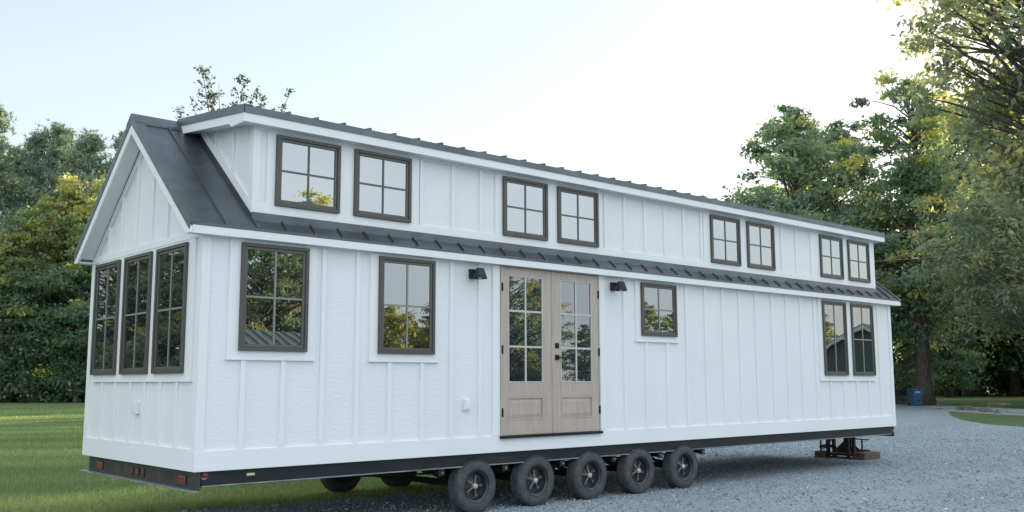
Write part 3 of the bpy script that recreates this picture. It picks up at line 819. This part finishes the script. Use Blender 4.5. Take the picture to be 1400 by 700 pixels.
def pine_data(seed, H, base, R, ncl, per, bl=.42):
    rng = np.random.default_rng(seed); br = MB()
    bend = rng.uniform(-.6, .6, 2)
    ta = lambda z: np.array([bend[0]*(z/H)**2, bend[1]*(z/H)**2, z])
    zs = np.linspace(0, H*.97, 12); br.tube([ta(z) for z in zs], [max(.03, .24*(1-z/H)**.7) for z in zs], 7)
    V = []; T = []
    for i in range(ncl):
        t = rng.uniform(0, 1)**.8; z = base+(H-base)*t
        pr = (1-t)**.6*(.75+.35*math.sin(z*2.1+seed))+.08
        th = rng.uniform(0, 6.283); rr = R*pr*rng.uniform(.35, 1.05)
        c = ta(z)+np.array([rr*math.cos(th), rr*math.sin(th), rr*.18+rng.normal()*.25])
        a = ta(max(base*.8, z-.25*rr))
        br.tube([a, (a+c)/2+np.array([0, 0, -.06*rr]), c], [.045, .03, .012], 4, cap=False)
        ntuft = per
        tc = c+rng.normal(size=(ntuft, 3))*np.array([.62, .62, .38])*(.55+.6*(1-t))
        nb = 9
        tcr = np.repeat(tc, nb, axis=0); n = len(tcr)
        d = rng.normal(size=(n, 3)); d[:, 2] += .55; d /= np.linalg.norm(d, axis=1, keepdims=True)
        sd_ = np.cross(d, rng.normal(size=(n, 3))); sd_ /= np.linalg.norm(sd_, axis=1, keepdims=True)+1e-9
        Ls = bl*rng.uniform(.6, 1.2, n)[:, None]
        v = np.empty((n, 3, 3)); v[:, 0] = tcr-sd_*.035; v[:, 1] = tcr+sd_*.035; v[:, 2] = tcr+d*Ls
        V.append(v.reshape(-1, 3)); T.append(np.clip(.4+rng.normal()*.2+rng.normal(size=n)*.08, 0, 1))
    V = np.concatenate(V); T = np.concatenate(T)
    cm = np_mesh('crown', V, 3, np.arange(len(V)), M['needle'], T)
    tm = bpy.data.meshes.new('trunk'); tm.from_pydata(br.v, [], br.f); tm.materials.append(M['bark'])
    return tm, cm

def put_tree(name, data, loc, label, cat='tree', rot=0, sc=1, group=None, scz=None):
    o = bpy.data.objects.new(name, None); COL.objects.link(o)
    o.location = loc; o.rotation_euler = (0, 0, rot); o.scale = (sc, sc, scz or sc); o.empty_display_size = .5
    for nm, me in zip(('trunk', 'crown'), data):
        c = bpy.data.objects.new(nm, me); COL.objects.link(c); c.parent = o
    return tag(o, label, cat, group)

A = tree_data('a', 11, 18.5, 2.2, 5.2, 215, 82, .31, prof='oval', tint_mu=.38, yellow=.08, flat=.42)
B = tree_data('b', 12, 22, 4.6, 4.5, 225, 84, .31, prof='tall', trunk_r=.52, tint_mu=.40, yellow=.12, flat=.42, lean=(.8, -.8))
C = tree_data('c', 13, 15, 1.2, 4.0, 180, 110, .30, prof='oval', tint_mu=.30, yellow=.05, flat=.42)
D = tree_data('d', 14, 26, 9.0, 6.6, 320, 90, .36, elong=1.9, prof='spread', lmat='leaf_grey', trunk_r=.5, droop=.45, tint_mu=.45, yellow=.14, rc=(.9, 1.6), flat=.75)
Y = tree_data('y', 15, 17, 1.5, 4.2, 190, 90, .33, prof='oval', lmat='leaf_yel', tint_mu=.10, tint_sd=.10, yellow=.12, flat=.42, top_sun_tint=.75)
YB = tree_data('yb', 19, 5.2, .3, 2.1, 70, 110, .20, prof='oval', lmat='leaf_yel', trunk_r=.08, tint_mu=.70, tint_sd=.1, yellow=.3, rc=(.4, .8))
E_ = tree_data('e', 16, 12.5, 4.2, 5.0, 190, 120, .30, elong=2.4, prof='oval', lmat='leaf_grey', bmat='bark_pale', trunk_r=.16, droop=.7, tint_mu=.45, yellow=.10)
def sparse_data(seed):
    rng = np.random.default_rng(seed); br = MB(); V = []; T = []
    br.tube([(0, 0, 0), (.1, .05, 5), (0, 0, 9)], [.16, .13, .10], 7)
    for (dx, zt, lf) in ((-2.1, 14.2, 1.0), (-1.5, 14.6, .8), (-1.0, 15.7, 1.2), (-.7, 15.0, 1.0), (-.25, 15.75, .18), (.35, 14.4, .9), (.85, 15.4, 1.3), (1.25, 14.9, 1.0), (1.7, 15.2, 1.2), (2.7, 14.7, .8), (-1.8, 13.4, .9), (.6, 13.9, 1.2), (-.5, 14.0, 1.1), (1.9, 13.9, 1.0)):
        dy = rng.uniform(-1.6, 1.6)
        p = lambda t: np.array([dx*t**.8+.1*math.sin(5*t+dx), dy*t, 9+(zt-9)*t])
        br.tube([p(t) for t in np.linspace(0, 1, 8)], list(np.linspace(.045, .008, 8)), 5, cap=False)
        for k in range(int(20*lf)):
            t = rng.uniform(.42, 1.0); a = p(t); th = rng.uniform(0, 6.28); l = (1.12-t)*rng.uniform(.5, 1.5)+.08
            e = a+np.array([math.cos(th)*l, math.sin(th)*l, l*.75])
            br.tube([a, (a+e)/2+np.array([0, 0, -.03]), e], [.010, .007, .004], 4, cap=False)
            n = rng.integers(8, 18); q = rng.uniform(.25, 1.05, n)[:, None]
            V.append(leaf_quads(rng, a+(e-a)*q+rng.normal(size=(n, 3))*.07, .6, .135, 1.5, .5)); T.append(np.clip(.45+rng.normal(size=n)*.22, 0, 1))
    V = np.concatenate(V); T = np.concatenate(T)
    cm = np_mesh('crown', V, 4, np.arange(len(V)), M['leaf_dark'], T)
    tm = bpy.data.meshes.new('trunk'); tm.from_pydata(br.v, [], br.f); tm.materials.append(M['bark'])
    return tm, cm
Sp = sparse_data(5)
F = tree_data('f', 18, 15, 1.0, 3.4, 170, 110, .32, prof='tall', lmat='leaf_yel', bmat='bark_pale', trunk_r=.15, tint_mu=.08, tint_sd=.10, yellow=.04, flat=.38, top_sun_tint=.5)
P1 = pine_data(3, 22, 5.5, 3.8, 150, 26)
P2 = pine_data(4, 24, 6.5, 3.6, 145, 26)

CAM = np.array([-3.9717, -8.9595])
def ray(px, depth):
    d = np.array([f_.x, f_.y])+np.array([r_.x, r_.y])*(px-700)/1324.8
    return tuple(CAM+d*depth)
def at(px, depth): x, y = ray(px, depth); return (x, y, G)

# left wood edge: pines behind, broadleaved trees in front
put_tree('pine_tree', P2, at(-30, 92), 'tall dark pine rising at the left edge above the wood', 'tree', 0.3, 1.16)
put_tree('pine_tree', P1, at(40, 94), 'tall dark pine second in from the left side of the wood', 'tree', 1.3, 1.16)
put_tree('pine_tree', P2, at(80, 92), 'slender dark pine behind the yellow leaved tree left of the house', 'tree', 2.1, 1.08)
put_tree('pine_tree', P1, at(118, 90), 'pine with ragged top just left of the white gable', 'tree', 4.0, 1.12)
put_tree('pine_tree', P2, at(160, 92), 'pine partly hidden behind the left rake of the roof', 'tree', 5.2, 1.05)
put_tree('pine_tree', P1, at(5, 96), 'dark pine in the left corner with a level top', 'tree', 2.9, 1.12)
put_tree('pine_tree', P1, at(62, 99), 'pine set back between two taller pines at left', 'tree', 5.6, 1.14)
put_tree('pine_tree', P2, at(100, 97), 'pine set back over the yellow treetops left of the gable', 'tree', 3.6, 1.02)
put_tree('pine_tree', P1, at(140, 98), 'pine whose tip pokes out just above the left roof slope', 'tree', .9, 1.06)
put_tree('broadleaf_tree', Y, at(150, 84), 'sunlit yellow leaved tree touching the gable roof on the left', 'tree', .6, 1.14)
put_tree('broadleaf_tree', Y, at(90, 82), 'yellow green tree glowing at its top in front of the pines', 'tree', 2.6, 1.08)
put_tree('broadleaf_tree', C, at(30, 83), 'dark green rounded tree low in front of the left pines', 'tree', 1.0, .92)
put_tree('broadleaf_tree', Y, at(-12, 84), 'sun tinted yellow tree cut off by the left picture edge', 'tree', 4.1, .86)
put_tree('broadleaf_tree', F, at(62, 80), 'slim pale stemmed tree at the lawn edge below the pines', 'tree', 3.0, .95)
put_tree('broadleaf_tree', F, at(114, 79), 'slim pale stemmed tree nearest the house wall at the lawn edge', 'tree', .4, .95)
put_tree('broadleaf_tree', F, at(10, 80), 'slim pale stemmed tree at the far left of the lawn edge', 'tree', 5.0, .9)
for i, (x, y, s, dt_) in enumerate(((8, 92, 1.0, C), (-4, 86, 1.1, A), (-16, 84, 1.05, C), (-28, 80, 1.0, A), (-40, 74, 1.1, C), (-20, 96, 1.15, P1), (0, 99, 1.1, P2), (-52, 66, 1.1, A), (-34, 84, 1.15, C), (-62, 58, 1.0, C), (-46, 80, 1.15, P2))):
    put_tree('broadleaf_tree' if dt_ not in (P1, P2) else 'pine_tree', dt_, (x, y, G), 'tree continuing the wood beyond the left picture edge', 'tree', i*1.3, s, 'wood trees beyond the left edge')
for i, (px, dep, s, dt_) in enumerate(((215, 83, .95, F), (275, 85, 1.0, Y), (330, 84, .95, C), (400, 86, 1.0, C), (470, 84, .9, F), (540, 86, .95, C), (620, 85, .9, C), (250, 96, .82, A), (360, 98, .8, A), (480, 97, .75, A))):
    put_tree('broadleaf_tree', dt_, at(px, dep), 'tree of the wood hidden behind the house', 'tree', i*1.2, s, 'wood trees behind the house')
# tree showing above the ridge
put_tree('thin_topped_tree', Sp, at(301, 45), 'thin sparse treetop showing above the roof ridge', 'tree', -math.radians(25), 1.04, None, 1.022)
# right side
put_tree('broadleaf_tree', A, at(1088, 66), 'rounded green tree whose crown begins above the far dormer end', 'tree', .2, 1.08)
put_tree('broadleaf_tree', A, at(1150, 72), 'broad green tree between the rounded tree and the big trunk', 'tree', 2.4, 1.10)
put_tree('broadleaf_tree', B, at(1252, 62.5), 'tall green tree with thick forked trunk behind the blue bin', 'tree', 1.2, 1.0)
put_tree('broadleaf_tree', C, at(1195, 66), 'lower dark green tree right behind the far end of the house', 'tree', 3.9, .95)
put_tree('oak_tree', D, at(1480, 43), 'large grey green oak overhanging the top right corner', 'tree', .5, 1.0)
put_tree('drooping_tree', E_, at(1412, 55), 'pale grey green drooping tree at right with thin bare twigs', 'tree', 1.0, 1.05)
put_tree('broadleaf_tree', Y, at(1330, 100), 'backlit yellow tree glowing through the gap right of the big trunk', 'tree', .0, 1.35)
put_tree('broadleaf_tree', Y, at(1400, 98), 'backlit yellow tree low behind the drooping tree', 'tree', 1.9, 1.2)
put_tree('broadleaf_tree', A, at(1296, 99), 'dark green tree standing back between big trunk and drooping tree', 'tree', 5.0, 1.3)
put_tree('broadleaf_tree', B, at(1470, 74), 'tall tree just past the right picture edge', 'tree', 3.3, 1.1)
put_tree('broadleaf_tree', C, at(1285, 92), 'far dark tree low behind the lawn right of the big trunk', 'tree', 2.2, 1.0)
put_tree('broadleaf_tree', C, at(1370, 100), 'far dark tree closing the lawn at the right', 'tree', 4.2, 1.1)
put_tree('broadleaf_tree', A, at(1062, 84), 'distant green tree peeping over the far roof end', 'tree', 1.7, .86)
put_tree('broadleaf_tree', A, at(1376, 97), 'tall green tree filling the gap beneath the oak boughs at upper right', 'tree', 3.1, 1.7)
put_tree('broadleaf_tree', B, at(1318, 98), 'tall yellow flecked tree rising right of the forked trunk tree', 'tree', 4.4, 1.42)
put_tree('broadleaf_tree', A, at(1118, 76), 'green tree filling in behind the rounded tree at the far roof end', 'tree', 5.3, 1.14)
for i, (x, y, s, dt_) in enumerate(((104, 24, .8, C), (98, 40, .8, C), (76, 40, 1.05, A), (70, 47, 1.0, A), (60, 54, 1.0, C), (50, 60, 1.0, A), (45, 22, .78, C), (48, 29, .8, C), (44, 35, .8, C), (53, 39, .8, C), (40, 28, .72, C))):  # nearest small ones, hidden by the house, are added to shade the lawn
    put_tree('broadleaf_tree', dt_, (x, y, G), 'tree in the wood beyond the road or added to shade the lawn', 'tree', i*1.1, s, 'wood trees beyond the road')

for i, (x, y, s, dt_) in enumerate(((66, 10, 1.1, A), (70, 2, 1.1, B), (64, -6, 1.15, A), (58, 4, .9, C), (80, 7, 1.2, A), (80, -6, 1.2, A), (61, -3, 1.1, A), (60, 7.5, .9, C), (75, 15, 1.15, A))):  # unseen trees added past the right edge to keep sun off the drive
    put_tree('broadleaf_tree', dt_, (x, y, G), 'tree in the wood beyond the road or added to shade the lawn', 'tree', i*1.7, s, 'wood trees beyond the road')
# masses of brush and far wood
def leaf_mass(name, polyline, depth, h, n, leaf, seed, mat, label, tmu=.2):
    rng = np.random.default_rng(seed)
    pl = np.array(polyline, float); seg = np.linalg.norm(np.diff(pl, axis=0), axis=1); cum = np.concatenate([[0], np.cumsum(seg)])
    s = rng.uniform(0, cum[-1], n); k = np.clip(np.searchsorted(cum, s)-1, 0, len(seg)-1); t = (s-cum[k])/seg[k]
    p = pl[k]+(pl[k+1]-pl[k])*t[:, None]; d = (pl[k+1]-pl[k])/seg[k][:, None]; nrm = np.stack([-d[:, 1], d[:, 0]], 1)
    hh = h*(.62+.22*np.sin(s*.9+seed)+.2*np.sin(s*.37+1.7*seed)+.12*np.sin(s*2.3))
    off = rng.normal(size=n)*depth*.5
    z = hh*rng.uniform(0, 1, n)**.8
    off += np.sin(s*1.7+z*1.1)*depth*.35
    P = np.stack([p[:, 0]+nrm[:, 0]*off, p[:, 1]+nrm[:, 1]*off, G+z], 1)
    V = leaf_quads(rng, P, 1.0, leaf, 1.6, .3)
    T = np.clip(tmu+.18*np.sin(s*.8+off)+rng.normal(size=n)*.12, 0, 1)
    o = bpy.data.objects.new(name, np_mesh(name, V, 4, np.arange(len(V)), M[mat], T)); COL.objects.link(o)
    return tag(o, label, 'undergrowth', kind='stuff')
pl = [(-70, 52), (-45, 62), (-25, 70)]+[ray(p, d) for p, d in ((-420, 84), (-200, 84), (-60, 83), (60, 82), (140, 81), (240, 82), (400, 84), (640, 84))]
leaf_mass('undergrowth', pl, 2.2, 5.5, 60000, .36, 2, 'leaf', 'dark leafy brush along the foot of the left wood', .22)
pl = [(-85, 60), (-55, 76), (-30, 86)]+[ray(p, d) for p, d in ((-500, 100), (-200, 100), (-60, 99), (60, 98), (160, 97), (300, 97), (460, 98), (660, 96))]
leaf_mass('distant_wood', pl, 5, 13.5, 70000, .6, 3, 'leaf', 'dark dense wood filling behind the left trees', .15)
pl = [ray(p, d) for p, d in ((1160, 118), (1260, 112), (1340, 108), (1420, 102), (1540, 92), (1700, 80))]
leaf_mass('distant_wood', pl, 5, 9, 34000, .55, 5, 'leaf', 'dark wood edge at the far side of the right lawn', .12)
pl = [(122, -20), (128, 10), (124, 38), (117, 50)]
leaf_mass('distant_wood', pl, 7, 12, 26000, .75, 6, 'leaf', 'tall far wood behind the right hand trees', .25)

# ------------------------------------------------------------------ grass and chips
def grass():
    rng = np.random.default_rng(21)
    n = 600000
    r = 11.5*np.exp(rng.uniform(0, 1, n)*math.log(62/11.5)); 
    px = rng.uniform(-420, 760, n)
    d = np.stack([f_.x+r_.x*(px-700)/1324.8, f_.y+r_.y*(px-700)/1324.8], 1)
    P = CAM+d*r[:, None]
    x, y = P[:, 0], P[:, 1]
    lim = np.interp(x, [-8, -2.4, .9, 1.7, 2.7, 4.1, 4.6, 6.5, 9, 16, 30], [.3, 2, 2.75, 2.5, 2.36, 2.2, 2.15, 2.6, 5.5, 15, 27])
    k = y > lim+rng.normal(size=n)*.12-.04
    P, r = P[k], r[k]; n = len(P)
    h = rng.uniform(.025, .06, n)*(1+.5*np.sin(P[:, 0]*1.3)*np.sin(P[:, 1]*.9)); w = .0035*r/11.5*rng.uniform(.8, 1.6, n)
    th = rng.uniform(0, 6.283, n); ln = rng.uniform(.1, .9, n)*h
    v = np.empty((n, 3, 3)); bx, by = np.cos(th), np.sin(th)
    v[:, 0] = np.stack([P[:, 0]-by*w, P[:, 1]+bx*w, np.full(n, G-.006)], 1); v[:, 1] = np.stack([P[:, 0]+by*w, P[:, 1]-bx*w, np.full(n, G-.006)], 1)
    v[:, 2] = np.stack([P[:, 0]+bx*ln, P[:, 1]+by*ln, G+h], 1)
    patch = .42+.16*np.sin(P[:, 1]*.55+.4*np.sin(P[:, 0]*.3))+.12*np.sin(P[:, 0]*.9+P[:, 1]*1.7)
    T = np.clip(patch+rng.normal(size=n)*.16, 0, 1)
    o = bpy.data.objects.new('grass', np_mesh('grass', v.reshape(-1, 3), 3, np.arange(3*n), M['blade'], T)); COL.objects.link(o)
    tag(o, 'short mown grass of the lawn left of and behind the house', 'grass', kind='stuff')
grass()
def chips():
    rng = np.random.default_rng(22)
    n = 150000
    x = 1+31*rng.uniform(0, 1, n)**1.35; y = rng.uniform(-11, 7, n)
    lim = np.interp(x, [-8, -2.4, .9, 1.7, 2.7, 4.1, 4.6, 6.5, 9, 16, 30], [.3, 2, 2.75, 2.5, 2.36, 2.2, 2.15, 2.6, 5.5, 15, 27])
    k = (y < lim-.05) & (x < 32-np.abs(rng.normal(size=n))*5); track = np.abs(y+2.2+.02*(x-8)**2*.2) < .30
    track |= np.abs(y+4.1+.02*(x-8)**2*.2) < .30
    k2 = ~track[k] | (rng.uniform(size=k.sum()) < .35)
    x, y = x[k][k2], y[k][k2]; n = len(x)
    base = np.array([(1, 0, 0), (-1, 0, 0), (0, 1, 0), (0, -1, 0), (0, 0, 1), (0, 0, -1)], float)
    fc = np.array([(0, 2, 4), (2, 1, 4), (1, 3, 4), (3, 0, 4), (2, 0, 5), (1, 2, 5), (3, 1, 5), (0, 3, 5)])
    s = rng.gamma(3, .0024, n)+.003
    v = base[None]*(1+rng.normal(size=(n, 6, 1))*.22)*s[:, None, None]
    v += rng.normal(size=(n, 6, 3))*s[:, None, None]*.22
    th = rng.uniform(0, 6.283, n); c, si = np.cos(th)[:, None], np.sin(th)[:, None]
    vx = v[:, :, 0]*c-v[:, :, 1]*si; vy = v[:, :, 0]*si+v[:, :, 1]*c
    v[:, :, 0] = vx+x[:, None]; v[:, :, 1] = vy+y[:, None]; v[:, :, 2] = v[:, :, 2]*.7+G+s[:, None]*.35
    idx = (fc[None]+(np.arange(n)*6)[:, None, None]).ravel()
    T = np.repeat(np.clip(rng.beta(2, 2.6, n)+(rng.uniform(size=n) < .03)*.5, 0, 1), 8)
    o = bpy.data.objects.new('gravel_chips', np_mesh('gravel_chips', v.reshape(-1, 3), 3, idx, M['chips'], T)); COL.objects.link(o)
    tag(o, 'loose blue grey gravel chips strewn over the drive', 'gravel', kind='stuff')
chips()
sheet('grass_verge', wob([(44.5, 12.85), (38.9, 10.2), (35.1, 8.1), (31.5, 5.6), (29, 1.5), (36.4, .5), (37.4, 3), (41.4, 8.4), (44.0, 11.9)], .12, .4, 8), G+.0045, M['lawn'])

# ------------------------------------------------------------------ bin, stones, wires
bx_, by_ = ray(1241, 61.0)
binr = thing('wheeled_bin', 'blue wheeled rubbish bin standing at the foot of the big trunk', 'rubbish bin', (bx_, by_, G))
fv = Vector((CAM[0]-bx_, CAM[1]-by_, 0)).normalized()            # the bin faces the drive
ang = math.atan2(fv.y, fv.x)+math.radians(28)
ca, sa = math.cos(ang), math.sin(ang)
def bt(u, v, z): return (bx_+u*ca-v*sa, by_+u*sa+v*ca, G+z)
b = MB(bt); b.add([(-.30, -.27, .04), (.28, -.27, .04), (.28, .27, .04), (-.30, .27, .04), (-.40, -.36, .96), (.40, -.36, .96), (.40, .36, .96), (-.40, .36, .96)],
                  [(0, 3, 2, 1), (4, 5, 6, 7), (0, 1, 5, 4), (1, 2, 6, 5), (2, 3, 7, 6), (3, 0, 4, 7)])
body = b.build('body', M['binblue'], binr, bevel=.03)
b = MB(bt); b.add([(-.42, -.38, .965), (.43, -.38, .965), (.43, .38, .965), (-.42, .38, .965), (-.36, -.32, 1.06), (.36, -.32, 1.04), (.36, .32, 1.04), (-.36, .32, 1.06)],
                  [(0, 3, 2, 1), (4, 5, 6, 7), (0, 1, 5, 4), (1, 2, 6, 5), (2, 3, 7, 6), (3, 0, 4, 7)])
b.build('lid', M['binblue'], binr, bevel=.02)
b = MB(bt); b.box(.352, .364, -.12, .12, .30, .40); b.build('recess', M['bindark'], binr)
b = MB(bt); b.box(.405, .412, -.22, .10, .78, .90); b.build('label_patch', M['binmark'], binr)
b = MB(bt); b.tube([(-.44, -.28, .93), (-.47, -.28, .95), (-.47, .28, .95), (-.44, .28, .93)], .016, 6); b.build('handle', M['binblue'], binr)
for s in (-1, 1):
    b = MB(bt); b.lathe([(-.025, .09), (-.03, .1), (.03, .1), (.025, .09)], (-.30, .30*s, .10), 'y', 14); b.build('wheel', M['black'], binr, smooth=True)

def rock(px, depth, s, seed, label, group=None, zoff=0):
    rnd = random.Random(seed); bm = bmesh.new(); bmesh.ops.create_icosphere(bm, subdivisions=2, radius=1)
    ph = [rnd.uniform(0, 6) for _ in range(3)]
    for v in bm.verts:
        k = 1+.22*math.sin(2.6*v.co.x+ph[0])+.18*math.sin(3.1*v.co.y+ph[1])+.15*math.sin(4*v.co.z+ph[2])+rnd.uniform(-.06, .06)
        v.co = Vector((v.co.x*s*1.2*k, v.co.y*s*k, v.co.z*s*.75*k))
    me = bpy.data.meshes.new('boulder'); bm.to_mesh(me); bm.free(); me.materials.append(M['stone'])
    o = bpy.data.objects.new('boulder', me); COL.objects.link(o); x, y = ray(px, depth); o.location = (x, y, G+s*.4+zoff)
    tag(o, label, 'boulder', group)
rock(1224, 66, .55, 1, 'dark boulder just past the white house corner', None)
rock(1233, 66.5, .48, 2, 'grey boulder between house corner and blue bin', None)
rock(1230, 66.2, .42, 3, 'pale boulder resting on top of the two by the house corner', None, .72)
rock(1272, 60.3, .16, 4, 'small pale stone left of the others at the big trunk', None)
rock(1281, 60.1, .18, 5, 'small pale stone at the right foot of the big trunk', None)
rock(1306, 59.0, .10, 6, 'tiny white stone on the road edge right of the trunk', None)
for i, (px, dep) in enumerate(((1296, 53), (1303, 52), (1311, 51.5), (1320, 51), (1329, 49), (1338, 48.5), (1349, 47))):
    rock(px, dep, .13+.04*(i % 3), 10+i, 'grey stone in the row along the near road edge', 'stones along the near road edge')
leaf_mass('undergrowth', [(78, 12), (72, 0), (69, -9)], 4, 13, 14000, .55, 41, 'leaf', 'unseen leaf mass added past the right edge to block the sun', .25)  # tall leaf screen added out of view to block low sun
shrub = leaf_mass('roadside_shrub', [ray(1392, 55), ray(1412, 54.5)], .5, 1.3, 1600, .16, 9, 'leaf', 'x', .3)
del shrub['kind']; tag(shrub, 'small dark shrub by the road at the right edge', 'shrub')
b_ = leaf_mass('roadside_shrub', [ray(1236, 63), ray(1247, 62.5)], .35, 1.25, 900, .15, 12, 'leaf', 'x', .3)
del b_['kind']; tag(b_, 'small brown green shrub left of the blue bin', 'shrub')
def wire(pts, name, label):
    b = MB(); b.tube(pts, .011, 6); o = b.build(name, M['wire'], None, smooth=True); tag(o, label, 'cable')
def hp(px, py, depth):
    d = f_+r_*((px-700)/1324.8)+u_*((350-py)/1324.8); return tuple(Vector((-3.9717, -8.9595, 1.445))+d*depth)
wire([hp(1120, 361, 58), hp(1210, 356.5, 55), hp(1300, 350, 51), hp(1420, 338, 46), hp(1600, 312, 40)], 'power_line', 'lower overhead wire crossing the right hand trees')
wire([hp(1150, 326, 58), hp(1225, 321, 55), hp(1300, 314, 51), hp(1420, 300, 46), hp(1600, 268, 40)], 'power_line', 'upper overhead wire crossing the right hand trees')

# ------------------------------------------------------------------ across the drive, behind the camera (seen mirrored in the windows)
for i, (x0, az, dist, dt_, s, lab) in enumerate((
        (.9, 23, 50, C, .74, 'tree mirrored at the left of the first large window'), (.9, 27, 47, A, .64, 'leafy tree mirrored in the middle of the first large window'),
        (1.1, 30, 50, B, .60, 'tall tree mirrored in the leftmost dormer window'), (.9, 28, 62, A, .72, 'tree mirrored behind the leafy one in the first large window'),
        (2.4, 33.2, 53, C, .46, 'low dark tree mirrored at the left of the second window'), (2.4, 37.8, 53, C, .44, 'low dark tree mirrored at the right of the second window'),
        (2.4, 34.4, 38, YB, .95, 'yellow bush mirrored at the left of the second window'), (2.4, 37.4, 39, YB, .85, 'yellow bush mirrored at the right of the second window'),
        (4.2, 41.5, 52, A, .52, 'tree mirrored in the upper left door leaf'), (4.2, 43.6, 58, A, .46, 'tree mirrored between the two door leaves'),
        (5.1, 46.2, 56, C, .36, 'low tree mirrored in the right door leaf'), (6.8, 49.3, 55, A, .38, 'rounded tree mirrored in the small square window'),
        (6.8, 51.5, 57, C, .42, 'dark tree mirrored beside the rounded one in the small window'), (11.6, 59.3, 62, C, .44, 'tree mirrored in the left of the two far tall windows'))):
    a = math.radians(az)
    put_tree('broadleaf_tree', dt_, (x0+dist*math.sin(a), -dist*math.cos(a), G), lab, 'tree', i*.9, s)
pl = [(2+62*math.sin(math.radians(a)), -62*math.cos(math.radians(a))) for a in (10, 20, 30, 40, 50, 60, 70, 78)]
leaf_mass('hedge_row', pl, 2.0, 4.2, 30000, .4, 31, 'leaf', 'low leafy hedge across the drive mirrored in the windows', .25)
# low shed whose roof mirrors in the first window
sx, sy = 14.6, -26.5
shed = thing('metal_roofed_shed', 'low shed with grey green ribbed roof mirrored in the first window', 'shed', (sx, sy, G))
b = MB(); b.box(sx-5, sx+4, sy-3, sy+3, G, 2.3); b.build('wall', M['wall_dark'], shed)
b = MB(); b.prism_x([(sy-3.3, 2.2), (sy, 3.5), (sy+3.3, 2.2), (sy+3.3, 2.12), (sy, 3.42), (sy-3.3, 2.12)], sx-5.3, sx+4.3)
for k in range(22):
    x = sx-5.2+.45*k
    for s in (-1, 1): b.prism_x([(sy+3.3*s, 2.26), (sy, 3.56), (sy, 3.49), (sy+3.3*s, 2.19)], x-.03, x+.03)
b.build('roof', M['shed_roof'], shed)
hx, hy = 50.0, -20.0
nh = thing('neighbour_house', 'dark gabled house with white trim mirrored in the far tall windows', 'house', (hx, hy, G))
yw = 5.0
b = MB(); b.prism_x([(hy-yw, G), (hy-yw, 2.4), (hy, 4.6), (hy+yw, 2.4), (hy+yw, G)], hx, hx+9); b.build('wall', M['wall_dark'], nh)
b = MB(); b.prism_x([(hy-yw-.4, 2.3), (hy, 4.75), (hy+yw+.4, 2.3), (hy+yw+.4, 2.05), (hy, 4.5), (hy-yw-.4, 2.05)], hx-.4, hx-.3); b.build('rake_board', M['trim'], nh)
b = MB(); b.prism_x([(hy-yw-.4, 2.36), (hy, 4.81), (hy+yw+.4, 2.36), (hy+yw+.4, 2.31), (hy, 4.76), (hy-yw-.4, 2.31)], hx-.4, hx+9.3); b.build('roof', M['shed_roof'], nh)
b = MB(lambda u, d, z: (hx-d, u, z)).ring(hy+1.2, hy+2.2, .9, 2.3, .12, 0, .05); wn = b.build('window', M['trim'], nh)
MB().box(hx-.02, hx-.006, hy+1.32, hy+2.08, 1.02, 2.18).build('pane', M['glass'], wn)

assert len([o for o in COL.objects]) > 50
